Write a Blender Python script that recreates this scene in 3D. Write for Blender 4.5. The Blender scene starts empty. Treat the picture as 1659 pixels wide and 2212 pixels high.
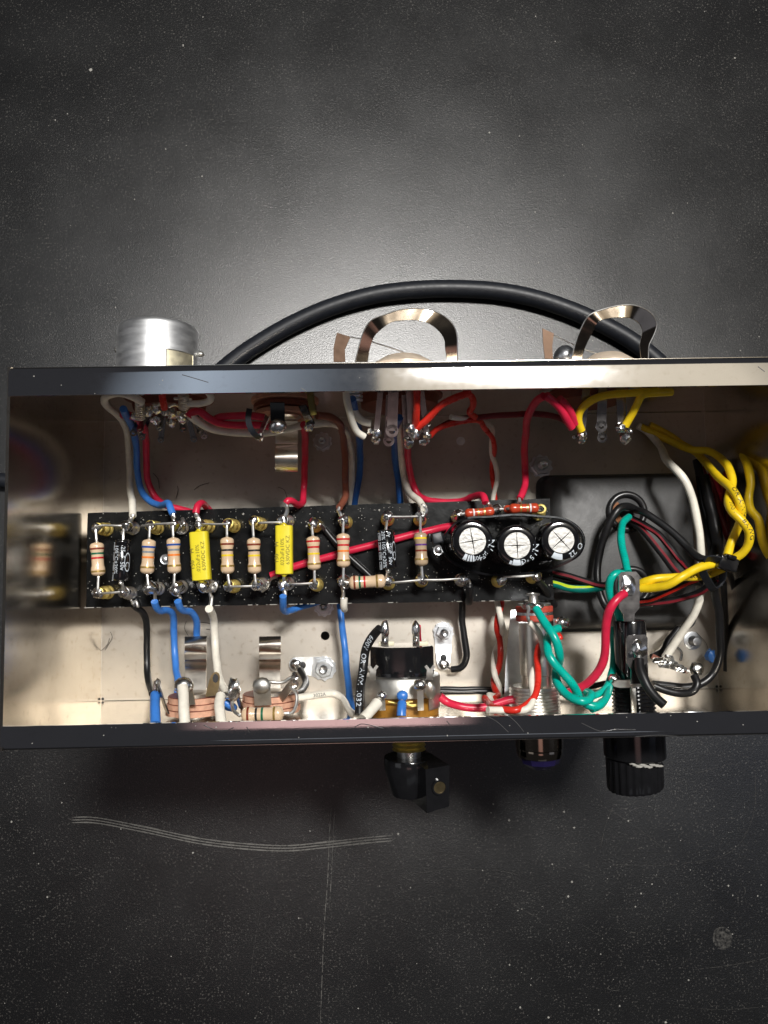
import bpy, math, random
from mathutils import Vector, Matrix, Euler, noise
random.seed(7)
SC = bpy.context.scene
COL = SC.collection
SC.unit_settings.system = 'METRIC'
SC.unit_settings.scale_length = 0.01          # one Blender unit is one centimetre
V = Vector
PI = math.pi
# ------------------------------------------------------------------ camera
CAM_LOC = V((-0.8719, -0.4086, 19.1797))
CAM_ROT = Euler((0.0784, -0.0116, -0.0178), 'XYZ')
FPX, FW, FH = 1588.9, 1659.0, 2212.0
cd = bpy.data.cameras.new('camera')
cam = bpy.data.objects.new('camera', cd)
COL.objects.link(cam)
cam.location = CAM_LOC
cam.rotation_euler = CAM_ROT
cd.sensor_fit = 'HORIZONTAL'
cd.sensor_width = 36
cd.lens = FPX / FW * 36
cd.clip_start = 0.1
cd.clip_end = 1000
SC.camera = cam
# ------------------------------------------------------------------ world and lamps
w = bpy.data.worlds.new('World')
SC.world = w
w.use_nodes = True
w.node_tree.nodes['Background'].inputs[0].default_value = (0.031, 0.031, 0.034, 1)
w.node_tree.nodes['Background'].inputs[1].default_value = 1.0
SC.view_settings.view_transform = 'Standard'
SC.view_settings.look = 'None'
SC.view_settings.exposure = 0
SC.view_settings.gamma = 1


def area(name, loc, target, sx, sy, power, color, spread=180):
    l = bpy.data.lights.new(name, 'AREA')
    l.shape = 'RECTANGLE'
    l.size, l.size_y = sx, sy
    l.energy = power
    l.color = color
    l.spread = math.radians(spread)
    o = bpy.data.objects.new(name, l)
    COL.objects.link(o)
    o.location = loc
    d = V(target) - V(loc)
    o.rotation_euler = d.to_track_quat('-Z', 'Y').to_euler()
    return o


def soft(o, stops):
    """fades the glow of an added panel lamp toward its edges, along its long side"""
    l = o.data
    l.use_nodes = True
    nt = l.node_tree
    em = next(n for n in nt.nodes if n.type == 'EMISSION')
    g = nt.nodes.new('ShaderNodeNewGeometry')
    sp = nt.nodes.new('ShaderNodeSeparateXYZ')
    r = nt.nodes.new('ShaderNodeValToRGB')
    el = r.color_ramp.elements
    while len(el) < len(stops):
        el.new(.5)
    for e, (p, c) in zip(el, stops):
        e.position = p
        e.color = (c, c, c, 1)
    nt.links.new(g.outputs['Parametric'], sp.inputs[0])
    nt.links.new(sp.outputs[0], r.inputs[0])
    nt.links.new(r.outputs[0], em.inputs['Strength'])


area('key_lamp', (24, 47, 120), (1, 1, 0), 26, 11, 200000, (1.0, 0.975, 0.94))
soft(area('cream_panel', (37, 41, 100), (37, 40, 0), 74, 38, 7400, (1.0, 0.87, 0.66)), [(0, 0.), (.25, .9), (.8, 1.), (1, .6)])  # unseen lamp added to mirror as cream in the rear lip
soft(area('blue_panel', (-14, 41, 100), (-14, 40, 0), 56, 38, 3600, (0.72, 0.85, 1.0)), [(0, 0.), (.35, .12), (.75, 1.), (1, 0.)])  # unseen lamp added for the bluish reflection in the rear lip
soft(area('dim_pink_reflection', (-8, -22, 100), (-8, -20, 0), 44, 14, 1500, (1.0, 0.62, 0.58)), [(0, 0.), (.3, 1.), (.8, 1.), (1, 0.)])  # weak unseen lamp added to give the front lip a pinkish reflection
area('front_edge_fill', (8, -78, 85), (0, -10, 0), 70, 16, 500, (0.86, 0.93, 1.0))  # added lamp, draws a highlight line along the front lip's bend
area('left_fill', (-105, 5, 80), (0, 0, 0), 60, 60, 5500, (0.94, 0.96, 1.0))  # added fill lamp at left, puts highlights on solder and bare metal
area('right_fill', (105, -5, 85), (0, 0, 0), 50, 60, 3800, (0.66, 0.75, 1.0))  # added bluish fill lamp, brightens metal from the right

# ------------------------------------------------------------------ pixel frames -> real places at a stated height
FR = {'d': (0, 0, 1), 'A': (165.9, 1078.4, .2), 'B': (470.1, 1078.4, .2), 'C': (774.2, 1078.4, .2),
      'D': (1050.7, 1023.1, .2), 'E': (221.2, 1299.6, .2833), 'F': (774.2, 1327.2, .18334),
      'G': (1078.4, 1271.9, .18334), 'H': (221.2, 818.4, .3), 'I': (691.3, 818.4, .25),
      'J': (1050.7, 608.3, .3667), 'K': (1216.6, 940.1, .3), 'M': (497.7, 608.3, .3333),
      'N': (1050.7, 1327.2, .3667), 'Q': (663.6, 1520.8, .2667), 'S': (0, 636, .3333),
      'R': (165.9, 1050.7, .2667), 'T': (553.0, 1050.7, .2667), 'U': (884.8, 1050.7, .2667),
      'W': (0, 1548.4, 1)}
CM = CAM_ROT.to_matrix()


def P(f, x, y, z):
    a, b, s = FR[f]
    u, v = a + x * s, b + y * s
    d = CM @ V(((u - 829.5) / FPX, -(v - 1106) / FPX, -1))
    t = (z - CAM_LOC.z) / d.z
    return CAM_LOC + d * t


def path(s):
    out, f = [], 'd'
    for seg in s.split(';'):
        t = seg.split()
        if not t:
            continue
        if t[0].isalpha():
            f = t[0]
            t = t[1:]
        out.append(P(f, float(t[0]), float(t[1]), float(t[2])))
    return out


# ------------------------------------------------------------------ materials
MATS = {}


def nodes(name):
    m = bpy.data.materials.new(name)
    m.use_nodes = True
    nt = m.node_tree
    return m, nt, nt.nodes['Principled BSDF']


def tex(nt, kind, scale, detail=3, coord='Object', stretch=None, **kw):
    tc = nt.nodes.new('ShaderNodeTexCoord')
    t = nt.nodes.new(kind)
    t.inputs['Scale'].default_value = scale
    if 'Detail' in t.inputs:
        t.inputs['Detail'].default_value = detail
    src = tc.outputs[coord]
    if stretch:
        mp = nt.nodes.new('ShaderNodeMapping')
        mp.inputs['Scale'].default_value = stretch
        nt.links.new(src, mp.inputs['Vector'])
        src = mp.outputs[0]
    nt.links.new(src, t.inputs['Vector'])
    return t


def ramp(nt, src, stops):
    r = nt.nodes.new('ShaderNodeValToRGB')
    el = r.color_ramp.elements
    while len(el) < len(stops):
        el.new(.5)
    for e, (p, c) in zip(el, stops):
        e.position = p
        e.color = (c if len(c) == 4 else (*c, 1)) if isinstance(c, tuple) else (c, c, c, 1)
    nt.links.new(src, r.inputs[0])
    return r


def bump(nt, bs, src, strength, dist=.02):
    b = nt.nodes.new('ShaderNodeBump')
    b.inputs['Strength'].default_value = strength
    b.inputs['Distance'].default_value = dist
    nt.links.new(src, b.inputs['Height'])
    nt.links.new(b.outputs[0], bs.inputs['Normal'])
    return b


def mat(name, col, rough=.4, metal=0., var=.12, scale=6., bmp=0., bscale=30., spec=.5, coat=0., rvar=.1, stretch=None,
        trans=0.):
    if name in MATS:
        return MATS[name]
    m, nt, bs = nodes(name)
    n = tex(nt, 'ShaderNodeTexNoise', scale, 4, stretch=stretch)
    lo = tuple(max(0, c * (1 - var)) for c in col)
    hi = tuple(min(1, c * (1 + var)) for c in col)
    r = ramp(nt, n.outputs[0], [(.3, lo), (.7, hi)])
    nt.links.new(r.outputs[0], bs.inputs['Base Color'])
    rr = ramp(nt, n.outputs[0], [(.3, max(0.02, rough - rvar * rough)), (.7, rough + rvar * rough)])
    nt.links.new(rr.outputs[0], bs.inputs['Roughness'])
    bs.inputs['Metallic'].default_value = metal
    bs.inputs['Specular IOR Level'].default_value = spec
    bs.inputs['Coat Weight'].default_value = coat
    bs.inputs['Coat Roughness'].default_value = .08
    bs.inputs['Transmission Weight'].default_value = trans
    if bmp:
        b = tex(nt, 'ShaderNodeTexNoise', bscale, 3, stretch=stretch)
        bump(nt, bs, b.outputs[0], bmp)
    MATS[name] = m
    return m


def table_mat():
    m, nt, bs = nodes('black_grained_table')
    L = nt.links
    v = tex(nt, 'ShaderNodeTexVoronoi', 28, stretch=(1.0, 1.4, 1))
    v.feature = 'SMOOTH_F1'
    n1 = tex(nt, 'ShaderNodeTexNoise', 26, 4)
    big = tex(nt, 'ShaderNodeTexNoise', .35, 5)
    mid = tex(nt, 'ShaderNodeTexNoise', 2.2, 6)
    mx = nt.nodes.new('ShaderNodeMix')
    mx.data_type = 'FLOAT'
    mx.inputs[0].default_value = .5
    L.new(v.outputs['Distance'], mx.inputs[2])
    L.new(n1.outputs[0], mx.inputs[3])
    b = bump(nt, bs, mx.outputs[0], .42, .016)
    # pale dust in the grain, with grain glints painted in as specks
    d = tex(nt, 'ShaderNodeTexNoise', 15, 3)
    sp = ramp(nt, d.outputs[0], [(.58, 0.), (.68, 1.)])
    ar = ramp(nt, mid.outputs[0], [(.38, .15), (.62, 1.)])
    mu = nt.nodes.new('ShaderNodeMath')
    mu.operation = 'MULTIPLY'
    L.new(sp.outputs[0], mu.inputs[0])
    L.new(ar.outputs[0], mu.inputs[1])
    cm = nt.nodes.new('ShaderNodeMix')
    cm.data_type = 'RGBA'
    base = ramp(nt, big.outputs[0], [(.3, (.0022, .0023, .0026)), (.7, (.0036, .0038, .0040))])
    L.new(mu.outputs[0], cm.inputs[0])
    L.new(base.outputs[0], cm.inputs[6])
    cm.inputs[7].default_value = (.095, .09, .082, 1)
    L.new(cm.outputs[2], bs.inputs['Base Color'])
    rr = ramp(nt, big.outputs[0], [(.3, .29), (.7, .34)])
    L.new(rr.outputs[0], bs.inputs['Roughness'])
    bs.inputs['Specular IOR Level'].default_value = 1.0
    bs.inputs['IOR'].default_value = 1.58
    return m


def sheet_mat(name, col, rough, brush=(1, 1, 1), marks=.12, rv=.05, bs_=.10, mul=.5):
    m, nt, bs = nodes(name)
    L = nt.links
    n = tex(nt, 'ShaderNodeTexNoise', 1.1, 6)
    st = tex(nt, 'ShaderNodeTexNoise', 3, 5, stretch=brush)
    f = tex(nt, 'ShaderNodeTexNoise', 7, 8)
    r = ramp(nt, n.outputs[0], [(.3, tuple(c * (1 - marks) for c in col)), (.65, col)])
    sm = ramp(nt, f.outputs[0], [(.30, (.72, .66, .58)), (.42, (1., 1., 1.))])
    mm = nt.nodes.new('ShaderNodeMix')
    mm.data_type = 'RGBA'
    mm.blend_type = 'MULTIPLY'
    mm.inputs[0].default_value = mul
    L.new(r.outputs[0], mm.inputs[6])
    L.new(sm.outputs[0], mm.inputs[7])
    L.new(mm.outputs[2], bs.inputs['Base Color'])
    rr = ramp(nt, f.outputs[0], [(.3, rough * (1 - rv)), (.7, rough * (1 + rv))])
    L.new(rr.outputs[0], bs.inputs['Roughness'])
    bs.inputs['Metallic'].default_value = 1
    bump(nt, bs, st.outputs[0], bs_, .01)
    return m


def scratch_mat(name, k, a0=.40, a1=.66):
    m, nt, bs = nodes(name)
    n = tex(nt, 'ShaderNodeTexNoise', 9, 5)
    r = ramp(nt, n.outputs[0], [(a0, .0), (a1, .85)])
    nt.links.new(r.outputs[0], bs.inputs['Alpha'])
    bs.inputs['Base Color'].default_value = (k, k * .96, k * .88, 1)
    bs.inputs['Roughness'].default_value = .7
    return m


def jacket(name, col, rough=.33, **k):
    return mat(name, col, rough, 0, var=.10, scale=5, bmp=.12, bscale=9, spec=.5, **k)


M_TABLE = table_mat()
M_MARK = mat('faint_metal_mark', (.07, .07, .07), .4, .6)
M_SCR = scratch_mat('pale_scuff', .20, .22, .52)
M_SCR2 = scratch_mat('faint_scuff', .10)
M_FLOOR = sheet_mat('satin_steel_floor', (.60, .555, .49), .45, (25, 1, 1))
M_WALL = sheet_mat('satin_steel_wall', (.70, .64, .55), .17, (1, 1, 18))
M_FILLET = sheet_mat('bent_corner_steel', (.66, .61, .53), .40)
M_CHROME = sheet_mat('polished_chrome_flange', (.80, .80, .82), .055, (1, 25, 1), marks=.06, rv=.15, bs_=.015, mul=.12)
M_SOLD = mat('solder', (.80, .80, .79), .24, 1, var=.15, scale=8, bmp=.25, bscale=7)
M_TIN = mat('tinned_lead', (.86, .85, .82), .36, 1, var=.1)
M_BRASS = mat('brass_turret', (1.0, .76, .26), .48, 1, var=.12, scale=9)
M_DULL = mat('dull_zinc', (.62, .61, .57), .45, 1, var=.15, scale=4, bmp=.1, bscale=12)
M_ZINC = mat('bright_zinc', (.78, .81, .84), .34, 1, var=.1, scale=5, bmp=.08)
M_ALU = mat('aluminium_can', (.78, .79, .80), .48, 1, var=.06, scale=2, bmp=.06, bscale=9, stretch=(1, 4, 1))
M_SPRING = mat('spring_steel', (.76, .71, .63), .30, 1, var=.1, scale=4)
M_GOLD = mat('gilded_tag', (.85, .68, .40), .35, 1)
M_CUT = mat('cutout_cream_metal', (.80, .74, .55), .55, 1)
M_TAB = mat('bronze_tinted_steel', (.13, .085, .06), .45, 1)
M_TAG = mat('dark_tinned_tag', (.42, .40, .39), .22, 1)
M_CLIP = mat('mirror_clip_steel', (.27, .225, .175), .10, 1, var=.1, scale=4)
M_BOARD = mat('black_fibre_board', (.006, .0065, .007), .22, 0, var=.3, scale=3, bmp=.15, bscale=5, spec=.4)
M_BODY = mat('tan_resistor_lacquer', (.72, .53, .35), .24, 0, var=.06, scale=6, coat=.4, spec=.5)
M_BODYG = mat('grey_brown_resistor_lacquer', (.46, .34, .22), .24, 0, var=.06, scale=6, coat=.4)
M_ORANGE = mat('orange_red_resistor_lacquer', (.50, .055, .02), .3, 0, var=.1, coat=.3)
M_YCAP = mat('yellow_film', (.82, .69, .03), .33, 0, var=.05, scale=4, bmp=.08, bscale=8)
M_YTXT = mat('olive_print', (.20, .16, .01), .5, 0)
M_BLKCAP = mat('black_pvc_sleeve', (.006, .006, .007), .13, 0, var=.1, coat=.5)
M_WPRINT = mat('white_print', (.62, .68, .74), .45, 0, var=.05)
M_CAPALU = mat('can_top_aluminium', (.35, .345, .33), .42, 1, var=.12, scale=9, bmp=.3, bscale=14)
M_SCREW = mat('dull_brass_screw', (.14, .11, .06), .5, 1)
M_VENT = mat('vent_groove_aluminium', (.22, .22, .21), .5, 1)
M_BELL = mat('black_enamel', (.065, .065, .065), .42, 0, var=.12, scale=5, bmp=.12, bscale=25, spec=.3)
M_RUB = mat('black_rubber', (.011, .013, .018), .46, 0, var=.15)
M_GROM = mat('black_grommet', (.013, .013, .014), .3, 0, spec=.6)
M_PHEN = mat('brown_phenolic', (.62, .34, .23), .75, 0, var=.15, scale=9, bmp=.15)
M_PHEND = mat('dark_phenolic', (.20, .055, .03), .5, 0, var=.15, scale=9)
M_BAKE = mat('black_bakelite', (.008, .008, .009), .14, 0, coat=.4)
M_AMBER = mat('amber_resin', (.30, .14, .02), .35, 0, var=.2)
M_FIBRE = mat('red_fibre_washer', (.45, .06, .035), .6, 0, var=.25, scale=8, bmp=.2)
M_CERAM = mat('cream_ceramic', (.75, .62, .48), .35, 0)
M_HOLE = mat('painted_hole_shade', (.02, .02, .022), .6, 0)  # near-black colour standing in for the shade inside holes
M_JEWEL = mat('violet_jewel', (.012, .008, .05), .06, 0, coat=1, spec=.8)
M_WHITE = mat('plain_white', (.85, .85, .83), .5, 0)
M_HAIR = mat('dark_fibre', (.03, .02, .015), .6, 0)
M_DUST = mat('pale_dust', (.35, .34, .31), .8, 0)
M_COPPER = mat('brown_paper_bobbin', (.30, .13, .06), .6, 0)
M_CREAM = mat('cream_insulator', (.72, .68, .50), .4, 0)
WC = {'white': jacket('white_insulation', (.84, .80, .70)), 'blue': jacket('blue_insulation', (.045, .20, .62)),
      'red': jacket('red_insulation', (.62, .018, .058)), 'black': jacket('black_insulation', (.010, .010, .011), .36),
      'brown': jacket('brown_insulation', (.23, .075, .045)), 'yellow': jacket('yellow_insulation', (.86, .60, .012), .38),
      'teal': jacket('teal_insulation', (.0, .42, .33), .3), 'scarlet': jacket('scarlet_insulation', (.66, .03, .018), .28),
      'navy': jacket('dark_blue_insulation', (.02, .12, .42)), 'olive': jacket('olive_insulation', (.16, .13, .03)), 'maroon': jacket('maroon_insulation', (.18, .012, .02)),
      'green': jacket('dark_green_insulation', (.0, .16, .13)), 'lime': jacket('lime_stripe', (.55, .72, .02))}
BAND = {'brown': (.20, .035, .015), 'green': (.0, .12, .06), 'red': (.55, .01, .02), 'gold': (.50, .33, .10),
        'blue': (.01, .07, .35), 'grey': (.22, .25, .29), 'orange': (.85, .22, .03), 'black': (.02, .02, .02),
        'yellow': (.85, .62, .02), 'violet': (.12, .04, .22), 'white': (.75, .75, .75)}


def band_mat(c):
    return mat(c + '_band_paint', BAND[c], .3, .6 if c == 'gold' else 0, var=.05, coat=.3)


# ------------------------------------------------------------------ mesh building
def frame(d, hint=None):
    d = d.normalized()
    h = V(hint) if hint is not None else (V((0, 0, 1)) if abs(d.z) < .9 else V((1, 0, 0)))
    a = (h - d * h.dot(d)).normalized()
    return a, d.cross(a)


def smooth(pts, n=6):
    if len(pts) < 3:
        return list(pts)
    q = [pts[0] * 2 - pts[1]] + list(pts) + [pts[-1] * 2 - pts[-2]]
    out = []
    for i in range(1, len(q) - 2):
        p0, p1, p2, p3 = q[i - 1:i + 3]
        l = (p2 - p1).length
        k = max(2, min(n, int(l / .09) + 1))
        d01, d12, d23 = [max(1e-4, (b - a).length ** .5) for a, b in ((p0, p1), (p1, p2), (p2, p3))]
        m1 = (p1 - p0) / d01 - (p2 - p0) / (d01 + d12) + (p2 - p1) / d12
        m2 = (p2 - p1) / d12 - (p3 - p1) / (d12 + d23) + (p3 - p2) / d23
        m1 *= d12
        m2 *= d12
        for j in range(k):
            t = j / k
            out.append((2 * t**3 - 3 * t**2 + 1) * p1 + (t**3 - 2 * t**2 + t) * m1 + (-2 * t**3 + 3 * t**2) * p2 + (t**3 - t**2) * m2)
    out.append(pts[-1].copy())
    return out


class MB:
    def __init__(s):
        s.v, s.f = [], []

    def ring_strip(s, rings, close=True, cap0=True, cap1=True):
        b = len(s.v)
        n = len(rings[0])
        for r in rings:
            s.v.extend(r)
        m = n if close else n - 1
        for i in range(len(rings) - 1):
            for j in range(m):
                k = (j + 1) % n
                s.f.append((b + i * n + j, b + i * n + k, b + (i + 1) * n + k, b + (i + 1) * n + j))
        if close and cap0:
            s.f.append(tuple(b + j for j in range(n))[::-1])
        if close and cap1:
            s.f.append(tuple(b + (len(rings) - 1) * n + j for j in range(n)))
        return s

    def tube(s, pts, r, seg=10, rounded=False, wob=0.):
        pts = [p for i, p in enumerate(pts) if i == 0 or (p - pts[i - 1]).length > 1e-5]
        if len(pts) < 2:
            return s
        rings = []
        a, b = frame(pts[1] - pts[0])
        N = len(pts)
        for i, p in enumerate(pts):
            d = (pts[min(i + 1, N - 1)] - pts[max(i - 1, 0)]).normalized()
            a = (a - d * a.dot(d)).normalized()
            b = d.cross(a)
            rr = r[i] if isinstance(r, (list, tuple)) else r
            if wob:
                rr *= 1 + wob * noise.noise(p * 3)
            rings.append([p + (a * math.cos(2 * PI * j / seg) + b * math.sin(2 * PI * j / seg)) * rr for j in range(seg)])
        if rounded:
            for end in (0, -1):
                c = pts[end]
                d = (pts[0] - pts[1] if end == 0 else pts[-1] - pts[-2]).normalized()
                rg = rings[end]
                ex = [[c + (q - c) * kk + d * (q - c).length * hh for q in rg] for kk, hh in ((.8, .35), (.4, .6))]
                if end == 0:
                    rings = ex[::-1] + rings
                else:
                    rings = rings + ex
        return s.ring_strip(rings)

    def lathe(s, o, d, prof, seg=24, hint=None, sx=1., sy=1.):
        d = V(d).normalized()
        a, b = frame(d, hint)
        o = V(o)
        return s.ring_strip([[o + d * t + (a * math.cos(2 * PI * j / seg) * sx + b * math.sin(2 * PI * j / seg) * sy) * max(r, 1e-4)
                              for j in range(seg)] for t, r in prof])

    def cyl(s, p0, p1, r, seg=20, bev=.0):
        p0, p1 = V(p0), V(p1)
        l = (p1 - p0).length
        bev = min(bev, r * .5, l * .4)
        pr = [(0, r), (l, r)] if not bev else [(0, r - bev), (bev * .3, r - bev * .3), (bev, r), (l - bev, r), (l - bev * .3, r - bev * .3), (l, r - bev)]
        return s.lathe(p0, p1 - p0, pr, seg)

    def pipe(s, p0, p1, r0, r1, seg=28):          # ring with an opening
        p0, p1 = V(p0), V(p1)
        d = (p1 - p0).normalized()
        a, b = frame(d)
        rs = []
        for p, r in ((p0, r0), (p1, r0), (p1, r1), (p0, r1), (p0, r0)):
            rs.append([p + (a * math.cos(2 * PI * j / seg) + b * math.sin(2 * PI * j / seg)) * r for j in range(seg)])
        return s.ring_strip(rs, cap0=False, cap1=False)

    def box(s, c, size, rot=None, bev=.0):
        c = V(c)
        hx, hy, hz = [q / 2 for q in size]
        R = rot if rot is not None else Matrix.Identity(3)
        e = min(bev, hx * .9, hy * .9, hz * .9)
        def loop(x, y, z, k):
            pts = []
            for (sx, sy) in ((1, 1), (-1, 1), (-1, -1), (1, -1)):
                if k > 1e-6:
                    for q in range(3):
                        a0 = math.atan2(sy, sx) - PI / 4 + q * PI / 4
                        pts.append((sx * (x - k) + math.cos(a0) * k, sy * (y - k) + math.sin(a0) * k, z))
                else:
                    pts.append((sx * x, sy * y, z))
            return [c + R @ V(p) for p in pts]
        if e > 0:
            rings = [loop(hx - e, hy - e, -hz, e * .3), loop(hx - e * .3, hy - e * .3, -hz + e * .3, e), loop(hx, hy, -hz + e, e),
                     loop(hx, hy, hz - e, e), loop(hx - e * .3, hy - e * .3, hz - e * .3, e), loop(hx - e, hy - e, hz, e * .3)]
        else:
            rings = [loop(hx, hy, -hz, 0), loop(hx, hy, hz, 0)]
        return s.ring_strip(rings)

    def blob(s, c, r, seg=12, rings=8, sc=(1, 1, 1), wob=.12):
        c = V(c)
        rg = []
        for i in range(rings + 1):
            th = PI * i / rings
            ring = []
            for j in range(seg):
                ph = 2 * PI * j / seg
                d = V((math.sin(th) * math.cos(ph), math.sin(th) * math.sin(ph), -math.cos(th)))
                if i in (0, rings):
                    d = V((1e-3 * math.cos(ph), 1e-3 * math.sin(ph), -math.cos(th)))
                k = r * (1 + wob * noise.noise(c * 3 + d * 1.3))
                ring.append(c + V((d.x * sc[0], d.y * sc[1], d.z * sc[2])) * k)
            rg.append(ring)
        return s.ring_strip(rg)

    def prism(s, poly, z0, z1):
        return s.ring_strip([[V((p[0], p[1], z0)) for p in poly], [V((p[0], p[1], z1)) for p in poly]])

    def slab(s, pts, nrm, th):                     # polygon of points given a thickness along nrm
        n = V(nrm).normalized() * th
        return s.ring_strip([[p for p in pts], [p + n for p in pts]])

    def ribbon(s, pts, wdir, wid, th):             # strip: width along wdir, thickness across
        rings = []
        N = len(pts)
        for i, p in enumerate(pts):
            d = (pts[min(i + 1, N - 1)] - pts[max(i - 1, 0)]).normalized()
            wd = wdir[i] if isinstance(wdir, list) else V(wdir)
            wd = (wd - d * wd.dot(d)).normalized()
            n = d.cross(wd)
            ww = wid[i] if isinstance(wid, list) else wid
            rings.append([p + wd * ww / 2 + n * th / 2, p - wd * ww / 2 + n * th / 2, p - wd * ww / 2 - n * th / 2, p + wd * ww / 2 - n * th / 2])
        return s.ring_strip(rings)

    def torus(s, c, nrm, R, r, seg=28, s2=10, a0=0, a1=2 * PI):
        a, b = frame(V(nrm))
        full = abs(a1 - a0 - 2 * PI) < 1e-6
        pts = [V(c) + (a * math.cos(t) + b * math.sin(t)) * R for t in [a0 + (a1 - a0) * k / seg for k in range(seg + 1)]]
        return s.tube(pts, r, s2)

    def build(s, name, m, parent=None, sharp=38, **props):
        me = bpy.data.meshes.new(name)
        L = parent['_w'] if parent is not None and '_w' in parent else None
        off = V(L) if L is not None else V((0, 0, 0))
        me.from_pydata([tuple(p - off) for p in s.v], [], s.f)
        me.materials.append(m)
        me.validate()
        me.shade_smooth()
        try:
            me.set_sharp_from_angle(angle=math.radians(sharp))
        except Exception:
            pass
        o = bpy.data.objects.new(name, me)
        COL.objects.link(o)
        if parent is not None:
            o.parent = parent
            o['_w'] = tuple(off)
        for k, val in props.items():
            o[k] = val
        return o


def thing(name, label, cat, loc, group=None):
    o = bpy.data.objects.new(name, None)
    o.empty_display_size = .3
    COL.objects.link(o)
    o.location = V(loc)
    o['_w'] = tuple(V(loc))
    o['label'] = label
    o['category'] = cat
    if group:
        o['group'] = group
    return o


def tag(o, label, cat, group=None):
    o['label'] = label
    o['category'] = cat
    if group:
        o['group'] = group
    return o


TXT = {}


def text2d(body, size=1.):
    if body not in TXT:
        cu = bpy.data.curves.new('t', 'FONT')
        cu.body = body
        cu.resolution_u = 2
        o = bpy.data.objects.new('t', cu)
        COL.objects.link(o)
        dg = bpy.context.evaluated_depsgraph_get()
        me = bpy.data.meshes.new_from_object(o.evaluated_get(dg))
        TXT[body] = ([(v.co.x, v.co.y) for v in me.vertices], [tuple(p.vertices) for p in me.polygons])
        bpy.data.objects.remove(o)
        bpy.data.curves.remove(cu)
        bpy.data.meshes.remove(me)
    vs, fs = TXT[body]
    return [(x * size, y * size) for x, y in vs], fs


def put_text(mb, body, size, fn, xs=1.):
    vs, fs = text2d(body, size)
    b = len(mb.v)
    mb.v.extend(fn(x * xs, y) for x, y in vs)
    mb.f.extend(tuple(b + i for i in f) for f in fs)
    return max(x for x, y in vs) * xs


# ------------------------------------------------------------------ table
ZT = -7.0
mb = MB()
mb.box((0, 0, ZT - 1.0), (140, 140, 2.0), bev=.2)
table = mb.build('table_top', M_TABLE)
table['kind'] = 'structure'


def scratch(s, wd, n=1):
    for k in range(n):
        p = [q + V((0, k * .09, .004 + .002 * k)) for q in smooth(path(s), 10)]
        ww = [wd * (.5 + .8 * abs(noise.noise(q * 1.7 + V((k, 0, 0))))) * min(1, .25 + min(i, len(p) - 1 - i) * .3) for i, q in enumerate(p)]
        MB().ribbon(p, V((0, 1, .001)) if abs((p[-1] - p[0]).x) > abs((p[-1] - p[0]).y) else V((1, 0, .001)), ww, .002).build('scratch', M_SCR, table)


Z = ' %.2f' % ZT
def zs(s):
    return ';'.join(seg + Z for seg in s.split(';'))


scratch(zs('d 155 1777;200 1777;300 1795;430 1822;520 1833;620 1838;700 1831;780 1822;848 1816'), .055, 3)
M_SCR = scratch_mat('middling_scuff', .19)
scratch(zs('d 716 1745;712 1800;708 1900;700 2010;696 2110;692 2212'), .03, 2)
scratch(zs('d 724 1730;718 1850;712 1960'), .03)
M_SCR = M_SCR2
for s_, w_ in (('W 1295 188;1370 235;1440 290', .03), ('W 1090 388;1120 412;1165 435', .04), ('W 1255 448;1278 462;1300 475', .03),
               ('W 1500 546;1580 536;1659 521', .035), ('W 540 580;550 490;565 400', .025), ('W 600 500;640 520;670 535', .03),
               ('W 1490 125;1540 112;1592 98', .03), ('W 1060 330;1090 334;1120 342', .04), ('W 1305 585;1320 590;1340 592', .03),
               ('W 1320 320;1460 318;1580 290;1625 220;1632 90', .025), ('W 1297 285;1308 235;1327 188', .03), ('W 460 480;445 520;425 560', .02),
               ('W 1330 595;1345 570;1360 560', .02), ('W 1605 365;1610 375;1606 390', .04), ('W 1475 540;1480 530;1484 520', .04),
               ('W 860 345;960 330;1060 332', .025), ('W 575 470;600 500;630 510', .02), ('W 1470 628;1560 632;1659 626', .02),
               ('W 1190 180;1196 195;1192 212', .09), ('W 1405 395;1400 410;1398 425', .04), ('d 1300 330;1310 335;1318 345', .02),
               ('d 120 385;160 392;200 402', .02), ('W 830 560;850 590;845 610', .02), ('W 100 430;115 415;125 405', .03)):
    scratch(zs(s_), w_ * .62)
# worn round spot near the right edge
mb = MB()
c = P('W', 1560, 478, ZT)
mb.ring_strip([[c + V((math.cos(t) * r_ * (1 + .2 * noise.noise(V((t, r_, 0)))), math.sin(t) * r_ * 1.15, .004)) for t in [2 * PI * k / 20 for k in range(20)]]
               for r_ in (.33, .2, .02)], cap0=False, cap1=False)
mb.build('worn_spot', M_SCR, table)
mb = MB()
for i in range(230):
    u, v = random.uniform(0, 1659), (random.uniform(1640, 2212) if random.random() < .72 else random.uniform(0, 760))
    if random.random() < .35:
        u = random.uniform(1000, 1659)
    c = P('d', u, v, ZT + .004)
    r_ = .012 + .035 * random.random() ** 4 + (.03 if random.random() < .03 else 0)
    n = random.randint(3, 6)
    mb.ring_strip([[c + V((math.cos(t) * r_ * random.uniform(.5, 1.2), math.sin(t) * r_ * random.uniform(.5, 1.2), h)) for t in [2 * PI * k / n for k in range(n)]]
                   for h in (0, r_ * .3)])
o = mb.build('dust', M_DUST, None)
o['kind'] = 'stuff'

# ------------------------------------------------------------------ chassis
HX, HY, DP = 7.946, 3.690, 5.0
TH = .10
ch = thing('amplifier_chassis', 'open polished steel chassis tray lying upside down on the black table', 'chassis', (0, 0, 0))
mb = MB()
mb.box((0, 0, -TH / 2), (2 * HX, 2 * HY, TH))
floor = mb.build('bottom_panel', M_FLOOR, ch)


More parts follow.
